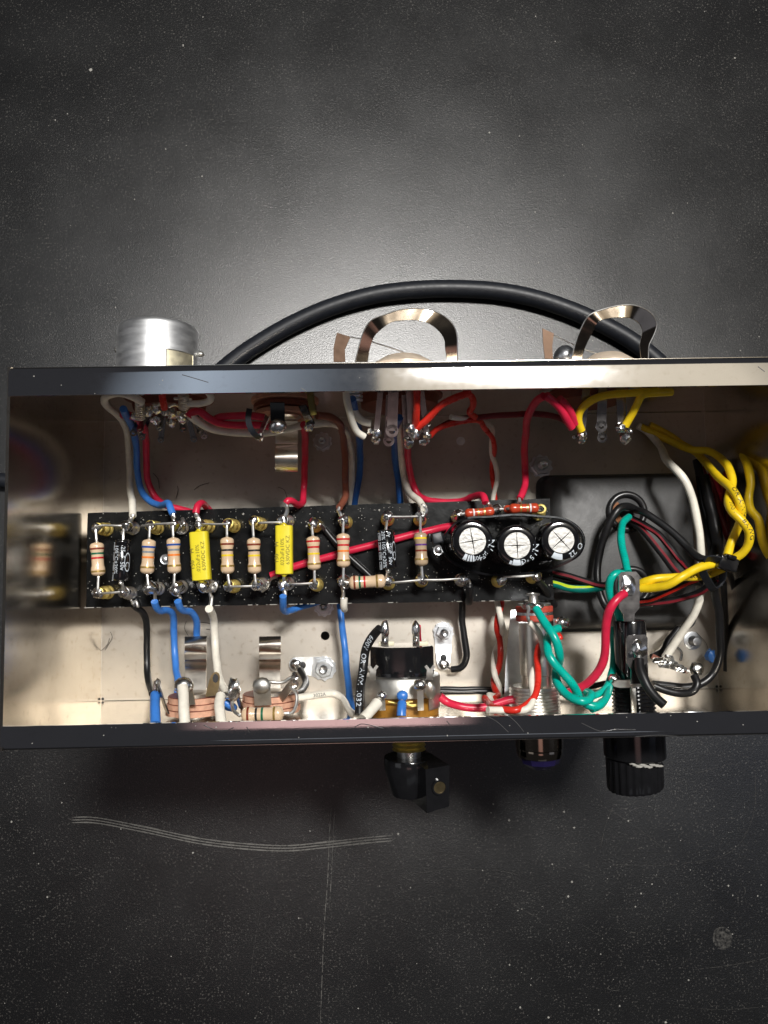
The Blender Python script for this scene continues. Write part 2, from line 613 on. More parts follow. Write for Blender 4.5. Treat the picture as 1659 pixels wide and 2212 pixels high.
def cut_holes(o, holes):
    for (x, y, r) in holes:
        c = MB().cyl((x, y, -1), (x, y, 1), r, 24).build('c', M_HOLE)
        md = o.modifiers.new('b', 'BOOLEAN')
        md.operation = 'DIFFERENCE'
        md.solver = 'EXACT'
        md.object = c
        dg = bpy.context.evaluated_depsgraph_get()
        me = bpy.data.meshes.new_from_object(o.evaluated_get(dg))
        o.modifiers.clear()
        o.data = me
        me.shade_flat()
        while len(me.materials) > 1:
            me.materials.pop()
        bpy.data.objects.remove(c)


h1 = P('T', 560, 1210, 0)
cut_holes(floor, [(h1.x, h1.y, .115)])
# long walls with the inward flange along their top: each is one bent sheet, flange split off where it turns shiny
fl_b, fl_f = .60, .47        # flange depth, back and front


def bent(sign, fd):
    yo = sign * (HY + .0)
    r = .17
    prof = []              # outer skin from down the wall up round the bend to the lip
    for k in range(7):
        a = PI / 2 * k / 6
        prof.append((yo + sign * (0) - sign * (r - r * math.cos(a)) , DP - r + r * math.sin(a)))
    outer = prof + [(yo - sign * fd, DP)]
    inner = [(yo - sign * fd, DP - .07)] + [(yo - sign * (.07 + (r - .06) * (1 - math.cos(PI / 2 * k / 3))), DP - r + (r - .07) * math.sin(PI / 2 * k / 3)) for k in (3, 2, 1, 0)]
    poly = outer + inner
    rings = [[V((x, p[0], p[1])) for p in poly] for x in (-HX - TH * .2, -HX * .5, 0, HX * .5, HX + TH * .2)]
    return MB().ring_strip(rings)


bent(1, fl_b).build('rear_flange', M_CHROME, ch, sharp=28, label='shiny folded lip along the rear edge of the chassis')
bent(-1, fl_f).build('front_flange', M_CHROME, ch, sharp=28, label='dark mirror folded lip along the front edge of the chassis')
MB().box((0, HY - .035, (DP - .13) / 2), (2 * HX, .07, DP - .132)).build('rear_wall', M_WALL, ch)
MB().box((0, -HY + .035, (DP - .13) / 2), (2 * HX, .07, DP - .132)).build('front_wall', M_WALL, ch)
MB().box((-HX - .02, 0, (DP - .02) / 2), (.06, 2 * HY - .02, DP - .03)).build('left_end_wall', M_WALL, ch)
MB().box((HX + .02, 0, (DP - .02) / 2), (.06, 2 * HY - .02, DP - .03)).build('right_end_wall', M_WALL, ch)
# bend fillets of the tray: bright lines where floor meets walls
mb = MB()
for sx in (-1, 1):
    mb.ring_strip([[V((sx * (HX + .01 - .03 + .03 * math.sin(a)), y, .03 - .03 * math.cos(a) + .002)) for a in [PI / 2 * k / 6 for k in range(7)]] for y in (-HY + .08, HY - .08)], close=False)
for sy in (-1, 1):
    mb.ring_strip([[V((x, sy * (HY - .07 - .03 + .03 * math.sin(a)), .03 - .03 * math.cos(a) + .002)) for a in [PI / 2 * k / 6 for k in range(7)]] for x in (-HX + .1, HX - .1)], close=False)
mb.build('bend_fillet', M_FLOOR, ch)
mb = MB()
mb.blob((-HX + .06, -HY + .12, .0), .035, sc=(1, 1, .7), wob=.2)
mb.blob((HX - .06, -HY + .12, .0), .035, sc=(1, 1, .7), wob=.2)
mb.build('corner_relief_hole', M_HOLE, ch)
mb = MB()
c = P('S', 668, 802, 1.0)
mb.blob(P('S', 668, 802, .12), .05)
mb.build('corner_burr', M_TIN, ch)

# chips and marks on the flanges
mb = MB()
for i in range(30):
    front = random.random() < .6
    x = random.uniform(-7.6, 6.4)
    y = (-HY + random.uniform(.12, fl_f)) if front else (HY - random.uniform(.2, fl_b))
    r_ = random.uniform(.005, .015)
    c = V((x, y, DP + .002))
    mb.ring_strip([[c + V((math.cos(t + i) * r_ * random.uniform(.6, 1.6), math.sin(t + i) * r_, hh)) for t in (0, 1.6, 3.2, 4.8)] for hh in (0, .003)])
mb.build('chipped_fleck', M_DUST, ch, kind='stuff')
mb = MB()
for s_ in ('T 800 1950;850 1925;1030 1960', 'U 600 1850;700 1900;800 1990', 'E 770 940;850 975;940 985;1000 960', 'N 130 595;180 640;220 690', 'N 560 640;680 690;760 680;880 680',
           'U 300 1900;330 1935', 'E 1100 955;1120 1000', 'S 1180 520;1250 540;1350 570', 'M 460 690;490 710', 'J 1600 500;1640 530', 'K 520 2170;700 2160;820 2168'):
    p = smooth(path(';'.join(q + ' 5.003' for q in s_.split(';'))), 8)
    mb.ribbon(p, V((0, 1, 0.001)), .014, .002)
mb.build('hairline_scratch', M_MARK, ch, kind='stuff')

# ------------------------------------------------------------------ circuit board
ZB = 1.30
ZR = 1.93
bd = thing('circuit_board', 'long narrow black turret board standing across the chassis floor', 'circuit board', P('d', 690, 1200, ZB) - V((0, 0, .2)))
corner = [P('d', 189.5, 1108, ZB), P('d', 185.5, 1313, ZB), P('d', 1196.5, 1296, ZB), P('D', 685, 270, ZB)]
poly = []
for i in range(4):
    a, b = corner[i], corner[(i + 1) % 4]
    n = 30 if i in (1, 3) else 6
    for k in range(n):
        q = a.lerp(b, k / n)
        if k:
            q = q + V((random.uniform(-.008, .008), random.uniform(-.008, .008), 0))
        poly.append((q.x, q.y))
MB().prism(poly, ZB - .16, ZB).build('board_plate', M_BOARD, bd)
mb = MB()
for i in range(700):
    a, b = random.random(), random.random()
    if random.random() < .6:
        b = (.9 - .2 * random.random()) if random.random() < .6 else .15 * random.random() + .03
    q = corner[0].lerp(corner[3], a).lerp(corner[1].lerp(corner[2], a), b)
    r_ = random.uniform(.006, .014) * (2 if random.random() < .05 else 1)
    n = random.randint(3, 5)
    mb.ring_strip([[V((q.x + math.cos(t) * r_ * random.uniform(.4, 1.5), q.y + math.sin(t) * r_ * random.uniform(.4, 1.5), ZB + h)) for t in [2 * PI * k / n for k in range(n)]]
                   for h in (.001, .008)])
mb.build('flux_crumbs', M_DUST, bd, kind='stuff')
mb = MB()
for i in range(34):                        # rough pale chipped edge of the sheet along its front
    a = random.random()
    q = corner[1].lerp(corner[2], a)
    mb.box((q.x, q.y + .003, ZB + .002), (random.uniform(.05, .25), .018, .01))
mb.build('frayed_edge', M_DUST, bd, kind='stuff')
mb = MB()
for sx, sy in ((250, 1200), (700, 1200), (1150, 1200)):
    c = P('d', sx, sy, 0)
    mb.cyl((c.x, c.y, .003), (c.x, c.y, ZB - .163), .16, 14)
mb.build('standoff', M_DULL, bd)

TUR = [('A', 330, 327, 215, 312, 'g', .085), ('A', 612, 315, 530, 285, 's', .115), ('A', 875, 315, 792, 285, 'g', .085), ('A', 1140, 310, 1055, 290, 's', .10),
       ('A', 1430, 295, 1330, 275, 'g', .10), ('B', 182, 290, 110, 262, 'g', .085), ('B', 472, 272, 392, 235, 'g', .085), ('B', 760, 240, 702, 225, 's', .10),
       ('B', 1062, 290, 1035, 258, 'g', .105), ('B', 1388, 250, 1365, 235, 'g', .115), ('C', 315, 222, 315, 185, 'g', .105), ('C', 665, 225, 670, 185, 'g', .11),
       ('C', 1070, 190, 1095, 172, 's', .10), ('D', 100, 410, 112, 385, 's', .09), ('D', 560, 440, 590, 382, 'g', .06),
       ('A', 340, 1005, 225, 1010, 'g', .10), ('A', 580, 1015, 505, 1002, 's', .095), ('A', 885, 965, 785, 955, 's', .13), ('A', 1130, 945, 1075, 960, 's', .13),
       ('A', 1440, 940, 1362, 942, 's', .115), ('B', 182, 940, 120, 940, 'g', .10), ('B', 478, 915, 410, 922, 's', .105), ('B', 762, 910, 712, 922, 's', .12),
       ('B', 1075, 925, 1040, 918, 'g', .09), ('B', 1380, 900, 1358, 890, 's', .11), ('C', 325, 910, 310, 885, 'g', .105), ('C', 680, 880, 692, 866, 'g', .105),
       ('C', 1108, 872, 1125, 862, 's', .10), ('C', 1505, 882, 1545, 872, 'g', .10), ('D', 490, 1118, 540, 1103, 'g', .10)]
TOPS = []
for (f, bx, by, tx, ty, k, sr) in TUR:
    b = P(f, bx, by, ZB)
    t = P(f, tx, ty, ZR)
    d = t - b
    m = M_BRASS if k == 'g' else M_TIN
    L = d.length
    mb = MB()
    mb.lathe(b + d.normalized() * .004, d, [(0, .155), (.03, .165), (.05, .15), (.07, .125), (.2, .122), (.22, .15), (.27, .155), (.30, .13), (.33, .09), (L - .12, .088), (L - .1, .12), (L - .02, .13), (L, .10)], 20)
    tu = mb.build('turret', m, bd)
    mb = MB()
    mb.blob(t + V((0, 0, .01)), sr * 1.25, sc=(1, 1.05, .85), wob=.35, seg=14, rings=10)
    if k == 's':
        mb.blob(b.lerp(t, .62), sr * 1.0, sc=(1.1, 1.1, 1), wob=.5)
    mb.build('solder_joint', M_SOLD, tu)
    TOPS.append(t)
for f, x, y in (('A', 960, 650), ('C', 862, 552)):
    c = P(f, x, y, ZB)
    MB().lathe(c + V((0, 0, .002)), (0, 0, 1), [(0, .135), (.02, .135), (.04, .12), (.035, .09), (.05, .07), (.09, .055), (.1, .02)], 20).build('rivet', M_ZINC, bd)
# solder tails on the board
mb = MB()
for s_ in ('B 540 900 1.9;580 860 1.75;640 835 1.6', 'A 1140 210 1.7;1160 270 1.8', 'A 1440 1020 1.85;1450 1090 1.9;1445 1150 1.9', 'A 600 1130 1.45;640 1100 1.4;660 1160 1.4', 'A 850 1000 1.8;845 1060 1.9;850 1110 2.0',
           'A 1100 1030 1.85;1120 1070 1.95', 'B 715 970 1.85;730 1030 1.9;715 1070 1.95', 'B 1350 960 1.8;1360 1020 1.9;1350 1080 2.0', 'A 590 200 2.0;560 250 1.95', 'A 1035 170 2.0;1045 230 1.95', 'A 1290 150 2.0;1310 200 1.95;1330 250 1.95',
           'B 745 70 2.0;750 130 1.95;720 200 1.95', 'B 1300 110 2.0;1320 150 1.95;1340 200 1.95', 'C 705 70 2.0;740 130 1.9;720 180 1.9', 'B 1100 270 1.8;1135 300 1.6;1150 320 1.5', 'D 30 330 2.1;60 375 2.05;110 385 2.0', 'D 365 285 2.15;360 330 2.1;360 350 2.05',
           'C 1160 880 1.8;1190 870 1.85;1205 910 1.8', 'A 1490 900 1.6;1510 940 1.6;1480 990 1.6', 'B 560 880 1.8;540 940 1.7;480 990 1.6', 'A 500 330 1.9;495 380 1.9'):
    mb.tube(smooth(path(s_)), .045, 8, True, wob=.5)
mb.build('solder_tail', M_TIN, bd)

JG = 'bare bus wires linking the turrets'
def bus(s_, label):
    tag(MB().tube(smooth(path(s_)), .028, 8, True).build('bus_wire', M_TIN), label, 'wire', JG)


bus('A 195 330 2.02;215 300 2.04;260 285 2.03;480 288 2.02', 'bare link from the top left corner turret to the next')
bus('A 700 292 2.0;790 275 2.03;920 265 2.03;1050 258 2.02', 'bare link between third and fourth turrets of the top row')
bus('A 1340 268 2.03;1500 270 2.03;1640 268 2.02', 'bare link above the left yellow capacitor')
bus('B 440 255 2.02;560 252 2.03;680 252 2.02', 'bare link running into the top of the right yellow capacitor')
bus('C 345 190 2.02;500 190 2.03;660 187 2.02', 'bare link at the top between black capacitor and yellow violet resistor')
bus('A 230 1018 2.0;370 1010 2.03;500 1000 2.0', 'bare link at the bottom left corner of the board')
bus('B 130 942 2.02;260 942 2.03;400 938 2.0', 'bare link joining the feet of two brown black yellow resistors')
bus('B 770 912 2.0;900 915 2.03;1040 905 2.0', 'bare link from yellow capacitor foot to the red red yellow resistor')
bus('C 360 902 2.0;500 890 2.03;690 872 2.02', 'bare link from black capacitor foot to yellow violet resistor foot')
bus('C 700 872 2.02;900 872 2.03;1140 855 2.0', 'longest bare link, between yellow violet resistor and filter capacitors')
bus('D 180 1112 2.0;350 1110 2.03;530 1098 2.0', 'bare link below the middle filter capacitor')

RG = 'tan carbon film resistors across the board'


def resistor(l0, b0, b1, l1, bands, label, r=.158, body=M_BODY, z=2.04, grp=RG, pos=None, name='resistor', zl=None):
    """l0,l1 lead ends; b0,b1 body ends, all (frame,x,y)"""
    zl = zl or z
    A, Bq = P(*b0, z), P(*b1, z)
    L0, L1 = P(*l0, zl), P(*l1, zl)
    t = thing(name, label, 'resistor', (A + Bq) / 2, grp)
    d = Bq - A
    n = d.length
    pr = [(0, .035), (.012 * n, .05), (.035 * n, r * .72), (.07 * n, r * .93), (.11 * n, r), (.20 * n, r), (.25 * n, r * .97), (.31 * n, r * .87), (.69 * n, r * .87),
          (.75 * n, r * .97), (.80 * n, r), (.89 * n, r), (.93 * n, r * .93), (.965 * n, r * .72), (.988 * n, .05), (n, .035)]
    MB().lathe(A, d, pr, 20).build('body', body, t)

    def rad(s):
        for (t0, r0), (t1, r1) in zip(pr, pr[1:]):
            if t0 <= s * n <= t1:
                return r0 + (r1 - r0) * (s * n - t0) / (t1 - t0 + 1e-9)
        return r
    pos = pos or (.19, .33, .45, .80)
    for c, s in zip(bands, pos):
        hw = .026
        q = [(k * n, rad(k) + .004) for k in (s - hw, s - hw / 2, s, s + hw / 2, s + hw)]
        MB().lathe(A, d, q, 20).build('colour_band', band_mat(c), t, label=c + ' colour band')
    MB().tube(smooth([L0, L0.lerp(A, .5), A + d * .02]), .034, 8, True).build('lead', M_TIN, t)
    MB().tube(smooth([Bq - d * .02, Bq.lerp(L1, .5), L1]), .034, 8, True).build('lead', M_TIN, t)
    return t


resistor(('A', 203, 330), ('A', 215, 462), ('A', 235, 832), ('A', 225, 1000), ('brown', 'green', 'red', 'gold'), 'leftmost tan resistor banded brown green red gold', pos=(.20, .34, .47, .86))
resistor(('A', 788, 295), ('A', 782, 428), ('A', 758, 812), ('A', 775, 950), ('blue', 'grey', 'orange', 'gold'), 'blue grey orange resistor just right of the left black capacitor', pos=(.23, .37, .52, .80))
resistor(('A', 1035, 290), ('A', 1042, 410), ('A', 1055, 805), ('A', 1050, 930), ('blue', 'grey', 'orange', 'gold'), 'blue grey orange resistor beside the left yellow capacitor', pos=(.21, .35, .49, .78))
resistor(('A', 1620, 280), ('A', 1622, 405), ('A', 1630, 810), ('A', 1650, 930), ('brown', 'black', 'yellow', 'gold'), 'brown black yellow resistor just right of the left yellow capacitor', pos=(.20, .36, .50, .78))
resistor(('B', 378, 245), ('B', 388, 412), ('B', 400, 808), ('B', 412, 915), ('brown', 'black', 'yellow', 'gold'), 'brown black yellow resistor just left of the right yellow capacitor', pos=(.20, .36, .50, .78))
resistor(('B', 1018, 300), ('B', 1028, 395), ('B', 1045, 770), ('B', 1050, 905), ('red', 'red', 'yellow', 'gold'), 'red red yellow resistor with the red wire passing beneath it', pos=(.16, .33, .52, .81))
resistor(('B', 1358, 240), ('B', 1355, 365), ('B', 1360, 740), ('B', 1356, 885), ('red', 'red', 'orange', 'gold'), 'red red orange resistor hanging below the brown wire', pos=(.18, .35, .52, .79))
resistor(('T', 712, 772), ('T', 750, 782), ('T', 1052, 764), ('T', 1072, 764), ('brown', 'green', 'red', 'gold'), 'tan resistor lying sideways at the front edge of the board', pos=(.16, .30, .43, .76))
resistor(('C', 668, 190), ('C', 670, 355), ('C', 682, 725), ('C', 692, 860), ('yellow', 'violet', 'brown', 'gold'), body=M_BODYG, label='yellow violet brown resistor left of the filter capacitors', pos=(.18, .37, .54, .79))
OG = 'orange red resistors behind the filter capacitors'
resistor(('C', 1110, 165), ('C', 1148, 155), ('C', 1468, 128), ('D', 105, 382), ('white', 'gold', 'gold'), 'orange red resistor above the left filter capacitor', r=.108, body=M_ORANGE, grp=OG, pos=(.30, .45, .66), z=2.2)
resistor(('D', 130, 385), ('D', 185, 385), ('D', 520, 385), ('D', 600, 395), ('gold',), 'orange red resistor tucked under another one', r=.10, body=M_ORANGE, grp=OG, pos=(.5,), z=1.98)
resistor(('D', 215, 380), ('D', 245, 378), ('D', 568, 370), ('D', 600, 380), ('gold', 'gold', 'white'), 'orange red resistor lying on top at the right end of the board', r=.115, body=M_ORANGE, grp=OG, pos=(.38, .60, .70), z=2.3, zl=2.25)


# ---- yellow film capacitors
def film_cap(c4, l0, l1, lines, label):
    z = 2.06
    q = [P(c4[0], x, y, z) for x, y in c4[1]]          # TL TR BR BL
    A, Bq = (q[0] + q[1]) / 2, (q[2] + q[3]) / 2
    t = thing('film_capacitor', label, 'capacitor', (A + Bq) / 2, 'yellow film capacitors')
    d = Bq - A
    n = d.length
    w_ = ((q[1] - q[0]).length + (q[2] - q[3]).length) / 2
    a = V((0, 0, 1))
    s = d.normalized().cross(a).normalized()           # points to screen left or right
    if s.x < 0:
        s = -s
    rings = []
    hw, hh = w_ / 2, .16
    def ring(k, tt):
        out = []
        for j in range(28):
            th = 2 * PI * j / 28
            cs, sn = math.cos(th), math.sin(th)
            e = .38
            out.append(A + d * (tt / n) + s * (math.copysign(abs(cs) ** e, cs) * hw * k) + a * (math.copysign(abs(sn) ** (e + .25), sn) * hh * k - .04))
        return out
    MB().ring_strip([ring(.9, .0), ring(1, .015), ring(1, n * .3), ring(.985, n * .5), ring(1, n * .8), ring(1, n - .015), ring(.9, n)]).build('body', M_YCAP, t)
    mb = MB()
    for body, size, xo, yo, xs in lines:
        mbp = lambda x, y: Bq - d.normalized() * (yo + x) + s * (xo - y) + a * (hh - .034)
        put_text(mb, body, size, mbp, xs)
    mb.build('printed_text', M_YTXT, t)
    for e, o in ((A, l0), (Bq, l1)):
        L = P(*o, 2.0)
        MB().tube([e.lerp(L, -.05), e.lerp(L, .5), L], .035, 8, True).build('lead', M_TIN, t)
        MB().lathe(e, L - e, [(-.01, .075), (.03, .06), (.06, .035)], 12).build('resin_end', M_YCAP, t)
    return t


LN = [('150', .125, -.115, .26, 1.15), ('M', .125, -.115, .64, 1.15), ('.022uF±10%', .125, .015, .18, 1.05), ('630VDC KZ', .125, .14, .22, 1.05)]
film_cap(('A', [(1215, 357), (1415, 345), (1450, 868), (1250, 885)]), ('A', 1330, 290), ('A', 1362, 930), LN, 'yellow capacitor near the left end of the board, tilted slightly')
film_cap(('B', [(622, 285), (811, 280), (813, 808), (625, 812)]), ('B', 705, 235), ('B', 712, 915), LN, 'upright yellow capacitor near the board centre, under a red wire end')


# ---- small axial electrolytics
def axial_cap(b0, b1, l0, l1, r, label, rot=0., lab_lines=()):
    z = 2.08
    A, Bq = P(*b0, z), P(*b1, z)
    t = thing('electrolytic_capacitor', label, 'capacitor', (A + Bq) / 2, 'small black axial capacitors')
    d = Bq - A
    n = d.length
    dn = d.normalized()
    MB().lathe(A, d, [(0, r * .8), (.01, r * .95), (.03, r), (.09, r), (.11, r * .93), (.14, r * .93), (.16, r), (n - .04, r), (n - .01, r * .95), (n, r * .82)], 28).build('sleeve', M_BLKCAP, t)
    MB().lathe(A, d, [(-.012, .03), (-.004, r * .72), (n + .004, r * .72), (n + .012, .03)], 22).build('end_disc', M_RUB, t)
    up = V((0, 0, 1))
    up = (up - dn * up.dot(dn)).normalized()
    sd = V((1, 0, 0))
    sd = (sd - dn * sd.dot(dn) - up * sd.dot(up)).normalized()
    def wrap(along, across):
        th = across / r + rot
        return A + dn * along + (up * math.cos(th) + sd * math.sin(th)) * (r + .004)
    mb = MB()
    for body, size, along, across in lab_lines:
        put_text(mb, body, size, lambda x, y: wrap(along + x, across + y), 1.05)
    # stripe of boxes on the left and oval logo ring on the right
    for k in range(4):
        a0 = .06 + k * n * .25
        for (x0, x1, y0, y1) in ((a0, a0 + n * .2, -.235, -.215), (a0, a0 + n * .2, -.165, -.145), (a0, a0 + .02, -.235, -.145), (a0 + n * .2 - .02, a0 + n * .2, -.235, -.145), (a0 + .06, a0 + n * .2 - .03, -.20, -.18)):
            b = len(mb.v)
            mb.v.extend([wrap(x0, y0), wrap(x1, y0), wrap(x1, y1), wrap(x0, y1)])
            mb.f.append((b, b + 1, b + 2, b + 3))
    b = len(mb.v)
    N = 24
    for k in range(N):
        th = 2 * PI * k / N
        for rr in (1, .87):
            mb.v.append(wrap(n * .55 + math.cos(th) * .22 * rr, .19 + math.sin(th) * .075 * rr))
    for k in range(N):
        k2 = (k + 1) % N
        mb.f.append((b + 2 * k, b + 2 * k + 1, b + 2 * k2 + 1, b + 2 * k2))
    mb.build('printed_text', M_WPRINT, t)
    MB().tube([P(*l0, 2.0), A + dn * .02], .033, 8, True).build('lead', M_TIN, t)
    mb = MB()
    mb.tube([Bq - dn * .02, P(*l1, 2.0)], .033, 8, True)
    mb.blob(Bq + dn * .05, .06, wob=.3)
    mb.build('lead', M_TIN, t)


axial_cap(('A', 500, 440), ('A', 478, 875), ('A', 505, 320), ('A', 510, 990), .19, 'left black capacitor between the two leftmost tan resistors',
          lab_lines=(('25µF  50v', .13, .15, .03), ('105°C±20%', .13, .12, -.12), ('C', .16, .50, .14)))
axial_cap(('C', 295, 335), ('C', 320, 748), ('C', 310, 215), ('C', 302, 860), .20, 'right black capacitor with white print, crossed behind by the red wire',
          lab_lines=(('25µF  50v', .12, .30, .03), ('0v', .12, .05, .03), ('105°C±20%', .12, .26, -.11), ('20%', .12, .02, -.11), ('C', .15, .50, .14)))


# ---- filter capacitors
def can(cx, cy, f, rpx, dx, dy, rot, label, texts, wedges):
    zt = 3.0
    top = P(f, cx, cy, zt)
    r = rpx / (FPX / (CAM_LOC.z - zt))
    base = P(f, cx + dx, cy + dy, ZB + .02) if dx or dy else V((top.x, top.y, ZB + .02))
    t = thing('filter_capacitor', label, 'capacitor', base, 'three black filter capacitors standing on the board')
    d = top - base
    h = d.length
    pr = [(0, r * .9), (.02, r), (.10, r), (.13, r * .95), (.17, r * .95), (.21, r), (h - .10, r), (h - .05, r * .985), (h - .015, r * .94), (h, r * .86), (h - .004, r * .66)]
    MB().lathe(base, d, pr, 48).build('sleeve', M_BLKCAP, t)
    dn = d.normalized()
    a, b = frame(dn, (1, 0, 0))
    a, b = a * math.cos(rot) + b * math.sin(rot), b * math.cos(rot) - a * math.sin(rot)
    # silver top pressed in four quarters with grooves between
    for k in range(4):
        t0 = k * PI / 2 + .016
        t1 = (k + 1) * PI / 2 - .016
        pts = [(.012, (t0 + t1) / 2)] + [(r * .655, t0 + (t1 - t0) * j / 10) for j in range(11)]
        low = [top + dn * -.01 + (a * math.cos(th) + b * math.sin(th)) * rr for rr, th in pts]
        hi = [top + dn * .011 + (a * math.cos(th) + b * math.sin(th)) * (rr - (.008 if rr > .1 else -.006)) for rr, th in pts]
        MB().ring_strip([low, hi]).build('vent_quarter', M_CAPALU, t)
    MB().lathe(top - dn * .012, dn, [(0, r * .66), (.008, r * .66)], 40).build('vent_disc', M_VENT, t)
    X, Y = V((1, 0, 0)), V((0, 1, 0))
    mb = MB()
    for body, size, ang, rad in texts:                # print curving round the shoulder, letter feet outward
        def fn(x, y):
            th = math.radians(ang) - x / (r * .8)
            rr = rad * r + y
            hgt = .004 if rr < r * .86 else .004 - (rr - r * .86) * .45
            return top + dn * hgt + (X * math.cos(th) + Y * math.sin(th)) * rr
        put_text(mb, body, size, fn)
    for a0, a1, r0, r1 in wedges:
        bq = len(mb.v)
        N = 6
        for k in range(N + 1):
            th = math.radians(a0 + (a1 - a0) * k / N)
            for rr in (r0, (r0 + r1) / 2, .86, r1) if r1 > .86 else (r0, r0 + .05, (r0 + r1) / 2, r1):
                hgt = .005 if rr <= .861 else .005 - (rr - .86) * r * .45
                mb.v.append(top + dn * hgt + (X * math.cos(th) + Y * math.sin(th)) * rr * r)
        for k in range(N):
            for j in range(3):
                i0 = bq + k * 4 + j
                mb.f.append((i0, i0 + 1, i0 + 5, i0 + 4))
    mb.build('printed_text', M_WPRINT, t)
    for sx in (-.15, .15):
        q = base + V((sx, 0, -.01))
        MB().tube([q, q + V((0, .3, .02)), q + V((0, .45, .1))], .028, 8).build('lead', M_TIN, t)
    return t


can(1232, 452, 'C', 45.5, 0, 0, .15, 'left filter capacitor, nearest the cable tie head', (('N/', .20, 5, .78), ('µF4', .14, -38, .80), ('105', .13, -60, .75)), ((-86, -90.5, .68, .97), (-93, -99, .68, .97), (-101.5, -107, .68, .97), (-110, -121, .68, .97)))
can(332, 775, 'D', 44.5, 0, 0, .02, 'middle filter capacitor standing slightly forward of its neighbours', (('N/', .20, 5, .78), ('5', .15, -35, .82), ('°C', .14, -52, .72)), ((-72, -78, .80, .97), (-80, -106, .70, .97), (-108, -116, .80, .97)))
can(808, 718, 'D', 44.0, 0, 0, .72, 'right filter capacitor overhanging the end of the board', (('22', .16, -38, .76), ('O', .16, -8, .86)), ((-88, -122, .68, .97),))

# ---- cable tie round the three cans
tie = thing('cable_tie', 'clear black cable tie looped around the three filter capacitors', 'cable tie', P('d', 1080, 1180, 1.4))
pts = path('d 956 1166 2.3;968 1146 2.3;990 1126 2.35;1015 1119 2.4;1050 1117.5 2.45;1110 1113 2.45;1165 1116 2.45;1215 1122 2.4;1245 1140 2.3;1258 1165 2.2;1250 1195 2.1;1222 1215 2.0;1170 1233 1.9;1110 1240 1.9;1054 1241 1.9;1004 1228 1.95;974 1212 2.0;958 1192 2.1;951 1174 2.2')
sp = smooth(pts, 7)
MB().ribbon(sp, V((0, 0, 1)), .30, .045).build('strap', M_BLKCAP, tie)
mb = MB()
for k in range(3):
    sp2 = [q + V((0, .0, .152)) for q in sp[10:48]]
    mb.tube([q + V((0, (k - 1) * .014, 0)) for q in sp2], .006, 6)
mb.build('strap_rib', M_ZINC, tie)
R_ = Matrix.Rotation(math.radians(12), 3, 'Z')
mb = MB()
mb.box(P('C', 850, 420, 2.3), (.25, .26, .30), R_, .03)
mb.box(P('C', 775, 415, 2.25), (.07, .20, .10), R_, .02)
mb.build('tie_head', M_RUB, tie)

# ------------------------------------------------------------------ transformer end bell
tb = thing('transformer', 'black enamelled transformer end bell rising through the chassis floor', 'transformer', P('d', 1330, 1190, 0))
q0 = [P('d', 1172, 1027, .05), P('d', 1488, 1027, .05), P('d', 1490, 1358, .05), P('d', 1174, 1358, .05)]
x0, x1 = (q0[0].x + q0[3].x) / 2, (q0[1].x + q0[2].x) / 2
y1, y0 = (q0[0].y + q0[1].y) / 2, (q0[2].y + q0[3].y) / 2


def rrect(x0, x1, y0, y1, r, z, n=6):
    out = []
    for cx, cy, a0 in ((x1 - r, y1 - r, 0), (x0 + r, y1 - r, 90), (x0 + r, y0 + r, 180), (x1 - r, y0 + r, 270)):
        for k in range(n + 1):
            a = math.radians(a0 + 90 * k / n)
            out.append(V((cx + r * math.cos(a), cy + r * math.sin(a), z)))
    return out


rings = [rrect(x0, x1, y0, y1, .25, .003), rrect(x0, x1, y0, y1, .25, .06)]
for k in range(1, 11):
    s = k / 10
    z = .06 + .80 * math.sin(s * PI / 2)
    i = .30 * (1 - math.cos(s * PI / 2)) + .04
    rings.append(rrect(x0 + i, x1 - i, y0 + i, y1 - i * .55, .25 + .05 * s, z))
zp = .86
MB().ring_strip(rings, cap0=False).build('end_bell', M_BELL, tb, sharp=60)
for f, gx, gy, R in (('K', 455, 552, .44), ('K', 492, 1085, .42)):
    c = P(f, gx, gy, zp)
    g = MB()
    g.torus(c + V((0, 0, .03)), (0, 0, 1), R, .085, 36, 12)
    g.build('grommet', M_GROM, tb)
    mb = MB()
    mb.lathe(c + V((0, 0, .0)), (0, 0, 1), [(.002, R * .98), (.008, R * .9)], 32)
    mb.build('grommet_hole', M_HOLE, tb)
    mb = MB()
    for k in range(3):
        mb.torus(c + V((-.02, -.03, .02 + .01 * k)), (0, 0, 1), R * (.72 - .12 * k), .04, 18, 6, 2.2, 4.4)
    mb.build('bobbin_paper', M_COPPER, tb)
MB().ring_strip([rrect(x0 - .12, x1 + .10, y0 - .06, y1 + .03, .3, .003), rrect(x0 - .12, x1 + .10, y0 - .06, y1 + .03, .3, .045)], cap0=False).build('lamination_frame', M_BELL, tb)


MB().box(((x0 + x1) / 2, (y0 + y1) / 2, (ZT - .1) / 2), (x1 - x0 + .3, y1 - y0 + .2, -ZT - .104), bev=.2).build('outer_bell', M_BELL, tb)
c = P('d', 697, 1132, 0)
ot = thing('transformer', 'smaller black transformer under the chassis floor at its centre, on the table', 'transformer', (c.x, c.y, ZT))
MB().box((c.x, c.y, ZT / 2 - .1), (2.6, 3.0, -ZT - .2), bev=.12).build('lamination_stack', M_BELL, ot)
MB().box((c.x, c.y, ZT / 2 - .1), (3.6, 1.9, -ZT - 2.2), bev=.25).build('coil', M_COPPER, ot)

